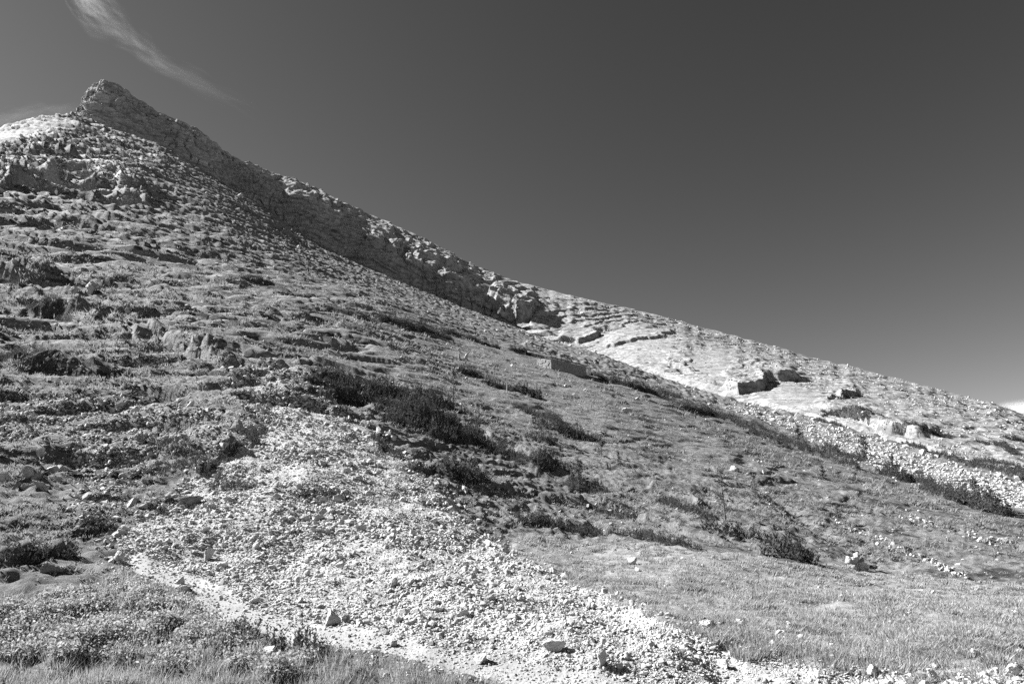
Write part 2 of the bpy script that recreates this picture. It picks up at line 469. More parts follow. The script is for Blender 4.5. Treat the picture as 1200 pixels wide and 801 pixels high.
M = dict(hill=mat_hill(), rock=mat_rock(), stone=mat_stone(), dstone=mat_stone('grey_and_shaded_stone', .22, .42),  # dstone: darker copy of the stone, for grey rocks and painted shade
         scree=mat_gravel('scree_gravel', .32, .60, 14, .05), path=mat_gravel('path_grit', .31, .47, 22, .012), mead=mat_meadow(),
         grass=mat_leaf('dry_grass', .12, .74, .4, 16.0), bank=mat_leaf('bank_leaves', .20, .76, .45, 12.0), tuss=mat_leaf('tussock_blades', .15, .50, .4, .7),
         pine=mat_leaf('pine_needles', .03, .16, .22, 5.0), heath=mat_leaf('heath_leaves', .05, .16, .3, 5.0),
         larch=mat_leaf('larch_needles', .12, .26, .5, 3.0), bark=mat_stone('larch_bark', .10, .2), dead=mat_stone('dead_wood', .35, .5))

# ------------------------------------------------------------------ mesh helpers
def mesh_np(name, V, F, mat=None, smooth=False, attrs=None):
    """V (n,3), F (m,3 or 4) -> mesh datablock, quickly."""
    me = bpy.data.meshes.new(name)
    V = np.asarray(V, np.float32); F = np.asarray(F, np.int32)
    k = F.shape[1]
    me.vertices.add(len(V)); me.vertices.foreach_set('co', V.ravel())
    me.loops.add(F.size); me.loops.foreach_set('vertex_index', F.ravel())
    me.polygons.add(len(F))
    me.polygons.foreach_set('loop_start', np.arange(0, F.size, k, dtype=np.int32))
    me.polygons.foreach_set('use_smooth', np.full(len(F), smooth, bool))
    for n, a in (attrs or {}).items():
        at = me.attributes.new(n, 'FLOAT', 'POINT'); at.data.foreach_set('value', np.asarray(a, np.float32).ravel())
    me.update(calc_edges=True)
    if mat: me.materials.append(mat)
    return me

def link(name, me, loc=(0, 0, 0), parent=None):
    o = bpy.data.objects.new(name, me); COL.objects.link(o); o.location = loc
    if parent is not None: o.parent = parent
    return o

def tag(o, label=None, cat=None, group=None, kind=None):
    if label: o['label'] = label
    if cat: o['category'] = cat
    if group: o['group'] = group
    if kind: o['kind'] = kind
    return o

def empty(name, loc):
    o = bpy.data.objects.new(name, None); COL.objects.link(o); o.location = loc
    return o

# ------------------------------------------------------------------ build the ground meshes
stony = np.clip(.12 + .9 * s_left + .9 * s_top + 1.0 * s_rub + .9 * s_rock * .6 + .45 * sstep(170, 330, Rg) * (.5 + .8 * pn(Xg / 60, Yg / 60, 1.9))
                + .35 * sstep(.1, .5, pn(Xg / 12, Yg / 12, 12.1)), 0, 1)
HEATHY = [(690, 495), (790, 533), (850, 556), (905, 590), (960, 626), (1040, 671), (1200, 684), (1500, 700), (1500, 680), (1240, 612), (1180, 604), (1080, 574), (1000, 545), (860, 492), (760, 470), (700, 475)]
heath_shade = np.clip(.6 + .4 * blur(inpoly(PX + 6 * pn(Xg / 3, Yg / 3, 1.), PY + 4 * pn(Xg / 3, Yg / 3, 2.), HEATHY) & front, 2, 3) + .45 * leftw, 0, 1)  # raised over the slope, most on the left, to paint in relief shadow
bare = np.clip(s_rock * sstep(-.1, .3, pn(Xg / 14, Yg / 14, bed / 10) - .05) * .8 + s_slab, 0, 1)
# pale worn streaks
for pts, w in (([(255, 262), (280, 270), (300, 280), (315, 286)], 2.2), ([(98, 300), (102, 312), (98, 322)], 1.1),
               ([(68, 296), (76, 306), (70, 312)], .8), ([(700, 505), (760, 525), (833, 548)], .5), ([(60, 230), (72, 240)], 2.0), ([(330, 430), (318, 470)], .9)):
    P3 = [hit_grid(*p) for p in pts]
    d, f = poly_dist(Xg + 1.5 * w * pn(Xg / (3 * w), Yg / (3 * w), .5), Yg + 1.5 * w * pn(Xg / (3 * w), Yg / (3 * w), 4.5), P3)
    bare = np.maximum(bare, sstep(w, w * .3, np.abs(d)) * .75 * sstep(-.35, .25, pn(Xg / (2.5 * w), Yg / (2.5 * w), 17.)))
V = np.stack([Xg, Yg, Z], -1).reshape(-1, 3)
ii = np.arange(NR * NC).reshape(NR, NC)
quads = np.stack([ii[:-1, :-1], ii[:-1, 1:], ii[1:, 1:], ii[1:, :-1]], -1).reshape(-1, 4)
code = np.zeros((NR, NC), np.int8)
code[m_scree] = 1; code[m_path] = 2; code[m_mead] = 3
qc = code[:-1, :-1].ravel()
qr = (Rg[:-1, :-1] < (r8[None, :-1] + 175)).ravel()
sv, bv = stony.reshape(-1), bare.reshape(-1)
for c, nm, mat in ((0, 'hillside', M['hill']), (1, 'scree_slope', M['scree']), (2, 'footpath', M['path']), (3, 'meadow', M['mead'])):
    q = quads[(qc == c) & qr]
    used, inv = np.unique(q, return_inverse=True)
    me = mesh_np(nm, V[used], inv.reshape(-1, 4), mat, True, {'stony': sv[used], 'bare': bv[used], 'heath_shade': heath_shade.reshape(-1)[used]})
    tag(link(nm, me), kind='structure')

# the wide ground round about, reaching the horizon
nn = 96
ang = np.linspace(0, 2 * math.pi, nn, endpoint=False)
Vd = [(0, 0, -.5)]; Fd = []
for k, r in enumerate((20, 200, 1500, 9000)):
    Vd += [(r * math.cos(a), r * math.sin(a), -.5 - (.0 if k == 0 else 2.0 * k)) for a in ang]
for i in range(nn): Fd.append((0, 1 + i, 1 + (i + 1) % nn, 0))
me = bpy.data.meshes.new('ground')
faces = [(0, 1 + i, 1 + (i + 1) % nn) for i in range(nn)]
for k in range(3):
    a0, b0 = 1 + k * nn, 1 + (k + 1) * nn
    faces += [(a0 + i, b0 + i, b0 + (i + 1) % nn, a0 + (i + 1) % nn) for i in range(nn)]
me.from_pydata([tuple(v) for v in Vd], [], faces); me.materials.append(M['mead'])
tag(link('ground', me), kind='structure')

# ------------------------------------------------------------------ the rocky ridge and the peak
TF = np.radians(np.linspace(-46, 56, 1500)); NF = len(TF)
SKY = [(-900, 500, 600), (-300, 330, 610), (0, 230, 612), (60, 178, 614), (84, 150, 614), (93, 131, 614), (97, 118, 612), (103, 106, 610), (112, 100, 608), (124, 98, 606),
       (133, 100, 606), (144, 106, 606), (160, 117, 608), (181, 130, 612), (205, 140, 618), (228, 151, 624), (246, 165, 630), (262, 178, 634), (285, 190, 640), (300, 195, 644),
       (330, 206, 652), (365, 219, 658), (400, 236, 660), (435, 252, 660), (470, 267, 656), (505, 284, 650), (540, 303, 642), (575, 318, 634), (610, 331, 626), (655, 343, 614), (700, 353, 602),
       (800, 377, 580), (900, 404, 556), (1000, 431, 530), (1100, 455, 512), (1200, 484, 496), (1400, 540, 470), (1900, 640, 420)]
CLT = [(-900, 520, 560), (-300, 350, 570), (0, 250, 590), (60, 190, 596), (93, 142, 596), (120, 116, 592), (150, 128, 588), (180, 146, 582), (230, 166, 574), (262, 188, 568), (300, 212, 552),
       (330, 230, 540), (365, 247, 532), (400, 268, 524), (440, 289, 514), (480, 312, 505), (520, 332, 496), (560, 351, 487), (600, 368, 477), (625, 382, 467), (660, 400, 446), (760, 430, 370), (900, 470, 285),
       (1083, 520, 206), (1200, 556, 168), (1900, 650, 124)]
rs, zs = line(SKY, TF); rc, zc = line(CLT, TF)
zs = zs + 1.6 * pn(TF * 22, 0 * TF, 3.3) * sstep(.0, .2, TF) + .9 * pn(TF * 75, 0 * TF, 5.3)
r8f = np.interp(TF, TH, r8); z8f = np.interp(TF, TH, z8)
cliffw = np.interp(TF, ray([60, 110, 600, 640], [200, 200, 370, 400])[0], [.3, 1, 1, .25])
r0_ = r8f + 10; z0_ = z8f - 14
r1_ = np.maximum(rc - (10 + 14 * (1 - cliffw) + 22 * sstep(*ray([300, 190], [200, 200])[0], TF)), r0_ + 4)
z1_ = np.minimum(z8f - 5, zc - 4)
rc = np.maximum(rc, r1_ + 3); rs = np.maximum(rs, rc + 12)
rmid = rc + .45 * (rs - rc); zmid = zc + .47 * (zs - zc)
kr = np.array([r0_, r1_, rc, rmid, rs, rs + 30, rs + 130]); kz = np.array([z0_, z1_, zc, zmid, zs, zs - 12, zs - 100])
km = pchip_slopes(kr, kz)
# rows: bunched on the faces that are seen
su = np.concatenate([np.linspace(0, 1, 20, endpoint=False), np.linspace(1, 2, 130, endpoint=False), np.linspace(2, 4, 430, endpoint=False), np.linspace(4, 5, 50, endpoint=False), np.linspace(5, 6, 12)])
NU = len(su)
ki = np.minimum(su.astype(int), 5); kf = (su - ki)[:, None]
RF = kr[ki] * (1 - kf) + kr[ki + 1] * kf
hh = kr[ki + 1] - kr[ki]
sec_ = np.diff(kz, axis=0) / np.diff(kr, axis=0)
straight = ((ki >= 1) & (ki <= 3))[:, None]               # the cliff and the slab above it run straight
m0_ = np.where(straight, sec_[ki], km[ki]); m1_ = np.where(straight, sec_[ki], km[ki + 1])
ZF = (2*kf**3 - 3*kf**2 + 1) * kz[ki] + (kf**3 - 2*kf**2 + kf) * hh * m0_ + (-2*kf**3 + 3*kf**2) * kz[ki + 1] + (kf**3 - kf**2) * hh * m1_
XF = (RF * np.sin(TF)[None]).astype(np.float32); YF = (RF * np.cos(TF)[None]).astype(np.float32); ZF = ZF.astype(np.float32)
PXF, PYF = project(XF, YF, ZF)
tS = np.clip((RF - rc[None]) / (rs - rc)[None], 0, 1)
pk = sstep(330, 240, PXF)                                 # 1 on the peak
vis = sstep(.0, .06, np.clip((RF - r0_[None]) / (rs - r0_)[None], 0, 1))
# beds nearly parallel to the slabs of the ridge, flatter on the peak
cb = .24 + .36 * sstep(900, 350, PXF)                     # the beds dip towards the valley, the steeper the nearer the peak
bedR = ZF + .22 * XF - cb * (RF - rc[None]) + 6 * pn(XF / 70, YF / 70, 1.1)
bedP = ZF + .18 * XF - .10 * YF + 3 * pn(XF / 40, YF / 40, 2.2)
bedF = bedR * (1 - pk) + bedP * pk
PD = 5.0
q = bedF / PD + .7 * pn(XF / 34, YF / 34, 3.3) + .25 * pn(XF / 9, YF / 9, 4.3)
fr = q - np.floor(q)
led = (sstep(.30, .46, fr) - fr) * PD
q2 = bedF / 3.3 + .6 * pn(XF / 12, YF / 12, 8.3); f2 = q2 - np.floor(q2)
led2 = (sstep(.3, .55, f2) - f2) * 3.3
smoothw = np.zeros_like(ZF)
SLABS = [[(600, 378), (640, 372), (690, 385), (690, 402), (650, 402)], [(690, 395), (740, 380), (790, 392), (792, 420), (760, 436), (700, 414)],
         [(803, 415), (850, 408), (862, 425), (850, 445), (812, 450)], [(884, 455), (930, 450), (962, 462), (965, 480), (900, 474)],
         [(330, 300), (400, 250), (440, 268), (400, 275)], [(610, 334), (660, 345), (660, 352), (615, 345)]]
for s in SLABS:
    smoothw = np.maximum(smoothw, inpoly(PXF + 6 * pn(XF / 8, YF / 8, 1.), PYF + 5 * pn(XF / 8, YF / 8, 3.), s) * 1.0)
smoothw = blur(smoothw, 2, 4)
rough = (1 - .8 * smoothw)
rightw = sstep(560, 950, PXF)
D = led * (.85 - .72 * rightw) + led2 * (.3 + .6 * pk) * (1 - .4 * rightw)
D += 3.0 * pn(XF / 26, YF / 26, bedF / 20) * (1 - .5 * rightw)
D += (2.2 * (np.abs(pn(XF / 12, YF / 12, bedF / 9)) - .25)) * (1 - .5 * rightw) + .7 * pn(XF / 5, YF / 5, bedF / 4) + .5 * pn(XF / 2.2, YF / 2.2, bedF / 2)
edge = 1 - .75 * sstep(.9, 1.0, tS)
# named steps in the ridge: foot line in the photograph, height of the face, reach
def hit_ridge(px, py, ZA):
    th, te = ray(px, py)
    c = int(np.clip(np.searchsorted(TF, th), 0, NF - 1))
    e = (ZA[:, c] - CAMZ) / RF[:, c]
    e8 = np.interp(th, TF, (z8f - CAMZ) / r8f)
    ok = np.nonzero((e >= te) & (np.arange(NU) > 20))[0]
    i = int(ok[0]) if len(ok) else int(np.argmax(e))
    r = float(RF[i, c])
    return r * math.sin(th), r * math.cos(th), r
STEPS = [([(575, 372), (600, 380), (622, 374), (628, 364)], 13, 3.0, 40), 
         ([(655, 407), (680, 402), (695, 394), (708, 388)], 3.5, 1.5, 20), ([(712, 408), (735, 401), (760, 399), (792, 390)], 2, 1, 18), ([(778, 430), (796, 434), (812, 436)], 3, 1.5, 18),
         ([(852, 458), (872, 462), (890, 455), (900, 446), (925, 444), (940, 446)], 4.6, 2.5, 30),
         ([(470, 330), (510, 340), (538, 350), (552, 345)], 10, 3, 30),
         ([(330, 262), (360, 268), (395, 262), (404, 250)], 9, 3, 30), ([(430, 300), (455, 300), (470, 290)], 7, 3, 25),
         ([(485, 310), (520, 312), (545, 320)], 6, 2.5, 25), ([(960, 482), (1000, 486), (1030, 492)], 3, 1.5, 14), ([(1020, 500), (1070, 512), (1110, 516)], 3, 1.5, 14),
         ([(975, 470), (990, 465), (1004, 460)], 3, 1.5, 14)]
ZB = ZF.copy()
ZF = ZF + (D * sstep(0, .04, tS) * rough * edge * vis * (.55 + .45 * cliffw[None])).astype(np.float32)
for pts, bh, bw, reach in STEPS:
    P3 = [hit_ridge(p[0], p[1], ZB) for p in pts]
    x0, x1 = min(p[0] for p in P3) - 3 * reach, max(p[0] for p in P3) + 3 * reach
    y0, y1 = min(p[1] for p in P3) - 3 * reach, max(p[1] for p in P3) + 3 * reach
    sel = np.nonzero((XF > x0) & (XF < x1) & (YF > y0) & (YF < y1))
    x, y = XF[sel], YF[sel]
    d, f = radial_dist(x + 5 * pn(x / 12, y / 12, 1.5) + 2.5 * pn(x / 4, y / 4, 3.5), y + 5 * pn(x / 12, y / 12, 5.5) + 2.5 * pn(x / 4, y / 4, 8.5), P3)
    endf = sstep(0, .12, f) * sstep(1, .88, f)
    up = sstep(-bw * .3, bw, d) * np.exp(-np.maximum(d, 0) / reach)
    dn = -.25 * np.exp(-((d + bw) / (3 * bw)) ** 2) * (d < 0)
    ZF[sel] += (bh * endf * (up + dn) * edge[sel]).astype(np.float32)
# respace the rows along each profile so that steep faces get their share
NW = 620
XR = np.zeros((NW, NF), np.float32); YR = XR.copy(); ZR = XR.copy(); SW = XR.copy(); TS = XR.copy()
dsA = np.hypot(.45 * np.diff(RF, axis=0), np.diff(ZF, axis=0))
A_ = np.concatenate([np.zeros((1, NF)), np.cumsum(dsA, axis=0)])
NT = 580; nfront = 570
A_ = A_[:NT + 1] / A_[NT][None]
for _ in range(3):                                        # neighbours share nearly the same spacing
    Ap = np.pad(A_, [(0, 0), (30, 30)], mode='edge'); cs_ = np.insert(np.cumsum(Ap, axis=1), 0, 0, axis=1); A_ = (cs_[:, 61:] - cs_[:, :-61]) / 61
rowq = np.concatenate([np.linspace(0, 1, nfront), np.linspace(0, 1, NW - nfront + 1)[1:]])
rows_ = np.arange(NU, dtype=float)
for c in range(NF):
    g_i = np.concatenate([np.interp(rowq[:nfront], A_[:, c], rows_[:NT + 1]), NT + rowq[nfront:] * (NU - 1 - NT)])
    r = np.interp(g_i, rows_, RF[:, c])
    XR[:, c] = r * math.sin(TF[c]); YR[:, c] = r * math.cos(TF[c]); ZR[:, c] = np.interp(g_i, rows_, ZF[:, c])
    SW[:, c] = np.interp(g_i, rows_, smoothw[:, c]); TS[:, c] = np.interp(g_i, rows_, tS[:, c])
def grid_normals(x, y, z):
    p = np.stack([x, y, z], -1)
    du = np.gradient(p, axis=1); dv = np.gradient(p, axis=0)
    n = np.cross(du, dv); n /= np.linalg.norm(n, axis=-1)[..., None] + 1e-9
    return n
NRM = grid_normals(XR, YR, ZR)
pkR = sstep(330, 240, project(XR, YR, ZR)[0])
NRM = np.stack([blur(NRM[..., k], 1, 3) for k in range(3)], -1)
bedw = ZR + .30 * XR - .26 * YR
rg = 1 - .85 * SW
def rid(x, y, z): return np.abs(pn(x, y, z)) - .3
cl = sstep(.03, 0, TS) * sstep(680, 600, project(XR, YR, ZR)[0])          # the shaded cliffs under the slabs
cl = np.maximum(sstep(.05, 0, TS) * sstep(680, 600, project(XR, YR, ZR)[0]), pkR)      # the shaded cliffs under the slabs, and the peak
sb = ZR + .36 * XR + 2.5 * pn(XR / 30, YR / 30, ZR / 30) * 2
def beds(s_, P_, w_):
    q_ = s_ / P_ + w_
    k_ = np.floor(q_); f_ = q_ - k_
    hard = .5 + .8 * pn(k_ * 7.31 + 3.3 + XR / 60, k_ * 1.7 + .5, YR / 60)        # some beds stand out more
    return np.where(f_ < .42, f_ / .42, (1 - f_) / .58) * hard        # an undercut riser, then a slab leaning back
bl = beds(sb, 6.2, .45 * pn(XR / 25, YR / 25, ZR / 25)) * 6.4 + beds(sb, 2.6, .5 * pn(XR / 14, YR / 14, ZR / 14)) * 1.9
joint = np.abs(pn(XR / 9, YR / 9, ZR / 22 + 3)); joint = -4.5 * sstep(.12, .0, joint) * sstep(-.1, .3, pn(XR / 40, YR / 40, 3.))
dn_ = cl * (bl * (1 + .5 * pkR) + joint + 6.5 * (1 - .6 * pkR) * pn(XR / 36, YR / 36, ZR / 60 + 5) + .8 * rid(XR / 6, YR / 6, ZR / 5)) \
    + rg * (1 - .7 * cl) * (.45 + .55 * sstep(600, 700, project(XR, YR, ZR)[0])) * (2.0 * rid(XR / 17, YR / 17, ZR / 17) + 1.4 * rid(XR / 9, YR / 9, bedw / 2.4 + 3) + .6 * rid(XR / 3.8, YR / 3.8, bedw / 1.3 + 7)) + rg * .15 * pn(XR / 1.6, YR / 1.6, ZR / 1.2) \
    + (1 - cl) * (1.1 * beds(ZR + .42 * XR - .12 * YR + 3 * pn(XR / 30, YR / 30, 2.), 4.2, .5 * pn(XR / 20, YR / 20, ZR / 20)) - .9 * sstep(.05, 0, np.abs(pn(XR / 13, YR / 13, ZR / 9 + 6))) - .6 * sstep(.06, 0, np.abs(pn(XR / 6, YR / 6, ZR / 5 + 1))))
under = np.clip((ZR - z1_[None]) / np.maximum(zc - z1_, 3)[None], 0, 1)            # the cliffs lean out over their foot
dn_ -= cl * (1 - pkR) * 9.0 * (1 - under) * (.6 + .8 * pn(XR / 30, YR / 30, 7.7))
dn_ += .25 * pn(XR / 3, YR / 3, ZR / 3)
dn_ *= (1 - .6 * sstep(.92, 1.0, TS)) * (1 - .7 * pkR * sstep(.3, .9, TS)) * (1 - .5 * sstep(.0, .12, TS) * (1 - pkR)) * (.8 - .45 * sstep(700, 950, project(XR, YR, ZR)[0]))
XR += NRM[..., 0] * dn_; YR += NRM[..., 1] * dn_; ZR += NRM[..., 2] * dn_
PXR, PYR = project(XR, YR, ZR)
rightR = sstep(560, 950, PXR)
turfF = np.clip(sstep(.35, .9, TS) * sstep(640, 800, PXR) * .8 + .25 + .5 * rightR - SW, 0, 1)
VF = np.stack([XR, YR, ZR], -1).reshape(-1, 3)
ii = np.arange(NW * NF).reshape(NW, NF)
quads = np.stack([ii[:-1, :-1], ii[:-1, 1:], ii[1:, 1:], ii[1:, :-1]], -1).reshape(-1, 4)
me = mesh_np('mountain_ridge', VF, quads, M['rock'], True, {'turf': turfF.reshape(-1)})
tag(link('mountain_ridge', me), kind='structure')

# ------------------------------------------------------------------ rocks
def ico(sub):
    t_ = (1 + 5 ** .5) / 2
    v = [(-1, t_, 0), (1, t_, 0), (-1, -t_, 0), (1, -t_, 0), (0, -1, t_), (0, 1, t_), (0, -1, -t_), (0, 1, -t_), (t_, 0, -1), (t_, 0, 1), (-t_, 0, -1), (-t_, 0, 1)]
    v = [np.array(a) / np.linalg.norm(a) for a in v]
    f = [(0, 11, 5), (0, 5, 1), (0, 1, 7), (0, 7, 10), (0, 10, 11), (1, 5, 9), (5, 11, 4), (11, 10, 2), (10, 7, 6), (7, 1, 8),
         (3, 9, 4), (3, 4, 2), (3, 2, 6), (3, 6, 8), (3, 8, 9), (4, 9, 5), (2, 4, 11), (6, 2, 10), (8, 6, 7), (9, 8, 1)]
    for _ in range(sub):
        cache = {}; nf = []
        def mid(a, b):
            k = (min(a, b), max(a, b))
            if k not in cache:
                w = v[a] + v[b]; v.append(w / np.linalg.norm(w)); cache[k] = len(v) - 1
            return cache[k]
        for a, b, c in f:
            ab, bc, ca = mid(a, b), mid(b, c), mid(c, a)
            nf += [(a, ab, ca), (b, bc, ab), (c, ca, bc), (ab, bc, ca)]
        f = nf
    return np.array(v), np.array(f)

def rock_shape(sub, seed):
    r = np.random.default_rng(seed)
    v, f = ico(sub)
    v = v * 1.25
    for _ in range(4 if sub == 0 else 9 if sub < 3 else 15):
        n = r.normal(size=3); n /= np.linalg.norm(n)
        d = r.uniform(.45, .85) if sub < 3 else r.uniform(.42, .74)
        v = v - np.maximum(0, v @ n - d)[:, None] * n
    v *= np.array([1.0, r.uniform(.6, .95), r.uniform(.45, .8)])
    if sub > 1:
        v += .02 * r.normal(size=v.shape)
    v /= (v[:, 0].max() - v[:, 0].min())
    return v, f                                            # length 1

ROCK0 = [rock_shape(0, 100 + i) for i in range(16)]
ROCK1 = [rock_shape(1, 200 + i) for i in range(20)]
ROCK2 = [rock_shape(3, 300 + i) for i in range(16)]
rock_mesh = [mesh_np('stone', v, f, M['stone']) for v, f in ROCK2]
drock_mesh = [mesh_np('stone', v, f, M['dstone']) for v, f in ROCK2]

def scatter_rocks(P, S, shapes, flat=.35):
    """Many stones as one mesh: P (n,3) base points, S sizes."""
    n = len(P); VV = []; FF = []; off = 0
    which = rng.integers(0, len(shapes), n)
    yaw = rng.uniform(0, 2 * math.pi, n); tx = rng.normal(0, flat, n); ty = rng.normal(0, flat, n)
    cy, sy = np.cos(yaw), np.sin(yaw)
    for k, (v, f) in enumerate(shapes):
        s = np.nonzero(which == k)[0]
        if len(s) == 0: continue
        a = v[None] * S[s][:, None, None]
        x, y, z = a[..., 0], a[..., 1], a[..., 2]
        c, d = np.cos(tx[s])[:, None], np.sin(tx[s])[:, None]
        y, z = y * c - z * d, y * d + z * c
        c, d = np.cos(ty[s])[:, None], np.sin(ty[s])[:, None]
        x, z = x * c + z * d, -x * d + z * c
        c, d = cy[s][:, None], sy[s][:, None]
        x, y = x * c - y * d, x * d + y * c
        zmin = z.min(axis=1, keepdims=True)
        z = z - zmin - .22 * S[s][:, None]
        pts = np.stack([x + P[s, 0][:, None], y + P[s, 1][:, None], z + P[s, 2][:, None]], -1).reshape(-1, 3)
        VV.append(pts)
        FF.append((f[None] + (off + np.arange(len(s)) * len(v))[:, None, None]).reshape(-1, 3))
        off += len(pts)
    return np.concatenate(VV), np.concatenate(FF)

def sample(mask, n, rmin=None, rmax=None, weight=None):
    """Random ground points inside a region of the ground grid (denser near the eye, where they show)."""
    w = mask.astype(float) if weight is None else mask * weight
    w = np.where((Rg > (rmin or 0)) & (Rg < (rmax or 1e9)), w, 0).ravel()
    dth = np.gradient(TH); w = (w.reshape(NR, NC) * dth[None]).ravel()
    cs = np.cumsum(w); cs /= cs[-1]
    k = np.searchsorted(cs, rng.random(n))
    i, j = np.divmod(k, NC)
    lr = LR[i] + rng.uniform(-.5, .5, n) * (LR[1] - LR[0])
    th = TH[j] + rng.uniform(-.5, .5, n) * np.gradient(TH)[j]
    r = np.exp(lr)
    x, y = r * np.sin(th), r * np.cos(th)
    return np.stack([x, y, ground(x, y)], -1), r

# ------------------------------------------------------------------ loose stones
PX, PY = project(Xg, Yg, Z)
WPX = (np.abs(np.gradient(PY, axis=0)) + .08) * np.abs(np.gradient(PX, axis=1))
WPX = np.where((PX > -350) & (PX < 1550) & (PY < 980), WPX, 0)

def sample_px(mask, n, rmin=0, rmax=1e9, extra=None):
    w = np.where(mask & (Rg > rmin) & (Rg < rmax), WPX, 0)
    if extra is not None: w = w * extra
    cs = np.cumsum(w.ravel(), dtype=np.float64); cs /= cs[-1]
    k = np.searchsorted(cs, rng.random(n))
    i, j = np.divmod(np.minimum(k, NR * NC - 1), NC)
    r = np.exp(LR[i] + rng.uniform(-.5, .5, n) * (LR[1] - LR[0]))
    th = TH[j] + rng.uniform(-.5, .5, n) * np.gradient(TH)[j]
    x, y = r * np.sin(th), r * np.cos(th)
    return np.stack([x, y, ground(x, y)], -1), r

def stone_field(name, label, cat, parts, mat):
    VV, FF, off = [], [], 0
    for P, S, shapes in parts:
        if len(P) == 0: continue
        v, f = scatter_rocks(P, S, shapes)
        VV.append(v); FF.append(f + off); off += len(v)
    o = link(name, mesh_np(name, np.concatenate(VV), np.concatenate(FF), mat))
    return tag(o, label, cat, kind='stuff')

P, r = sample_px(m_scree, 105000, 6, 60)
med = np.interp(r, [9, 16, 32], [2.2, 2.05, 1.85])
clump = .75 + .5 * pn(P[:, 0] / 2.2, P[:, 1] / 2.2, 4.2)
pxs = np.minimum(med * clump * np.exp(rng.normal(0, .6, len(P))), 11.5)
S = pxs * r / 800
order = np.argsort(-pxs)
indiv = order[:240]
rest = order[240:]
big = rest[pxs[rest] > 5]; small = rest[pxs[rest] <= 5]
P2, r2 = sample_px(m_path, 2600, 6, 40); S2 = np.minimum(1.9 * np.exp(rng.normal(0, .4, 2600)), 7) * r2 / 800
stone_field('scree_stones', 'countless small pale limestone stones covering the scree slope', 'scree',
            [(P[big], S[big], ROCK1), (P[small], S[small], ROCK0), (P2, S2, ROCK0)], M['stone'])

PH, rh = sample_px((hill > .5) & (Rg < r8[None, :]), 34000, 10, 460, np.clip(stony, 0, 1) ** 1.6 * (.35 + .65 * sstep(700, 500, PX)) + .006)
SH = np.minimum(1.9 * np.exp(rng.normal(0, .45, len(PH))), 7.5) * rh / 800
PR, rr = sample_px(m_rub, 6000, 60, 400); SR = np.minimum(1.9 * np.exp(rng.normal(0, .45, len(PR))), 9) * rr / 800
halo = blur(m_scree, 2, 16) * (1 - m_scree) * ~m_path
PE, re_ = sample_px(halo > .03, 4200, 7, 60, halo ** 1.5 * (1 - .5 * m_mead)); SE = np.minimum(2.6 * np.exp(rng.normal(0, .5, len(PE))), 9) * re_ / 800
PM, rm = sample_px(m_mead, 420, 9, 40); SM = np.minimum(2.0 * np.exp(rng.normal(0, .55, 420)), 8) * rm / 800
PT, rt = sample_px(m_top | m_left, 5200, 12, 90); ST = np.minimum(2.6 * np.exp(rng.normal(0, .5, len(PT))), 11) * rt / 800
stone_field('slope_stones', 'small pale stones strewn over the grassy slope and boulder field', 'stones',
            [(PH, SH, ROCK0), (PR, SR, ROCK0), (PM, SM, ROCK0), (PE, SE, ROCK1), (PT, ST, ROCK1)], M['stone'])

def place_rock(x, y, w, hgt, label, group, dark=False, name='boulder', k=None, cat='boulder', yaw=None, sink=.2, z=None):
    k = rng.integers(0, 16) if k is None else k
    me = (drock_mesh if dark else rock_mesh)[k]
    o = link(name, me)
    v = ROCK2[k][0]
    hz = v[:, 2].max() - v[:, 2].min()
    sz = hgt / hz
    o.scale = (w, w * rng.uniform(.75, 1.1), sz)
    o.rotation_euler = (rng.normal(0, .16), rng.normal(0, .16), rng.uniform(0, 6.28) if yaw is None else yaw)
    zz = float(ground(x, y)) if z is None else z
    o.location = (x, y, zz - v[:, 2].min() * sz - sink * hgt)
    tag(o, label, cat, group)
    return o

for n, i in enumerate(indiv):
    place_rock(P[i, 0], P[i, 1], S[i] * 1.05, S[i] * rng.uniform(.5, .85), 'angular pale limestone stone lying loose among the scree', 'larger loose stones on the scree',
               name='scree_stone', cat='stone', sink=.28, dark=False)

def rock_px(px, py, wpx, hpx, label, group=None, **kw):
    x, y, r = hit_grid(px, py)
    s = r * 1.04 / 800
    return place_rock(x, y, wpx * s, hpx * s * 1.25, label, group, **kw)

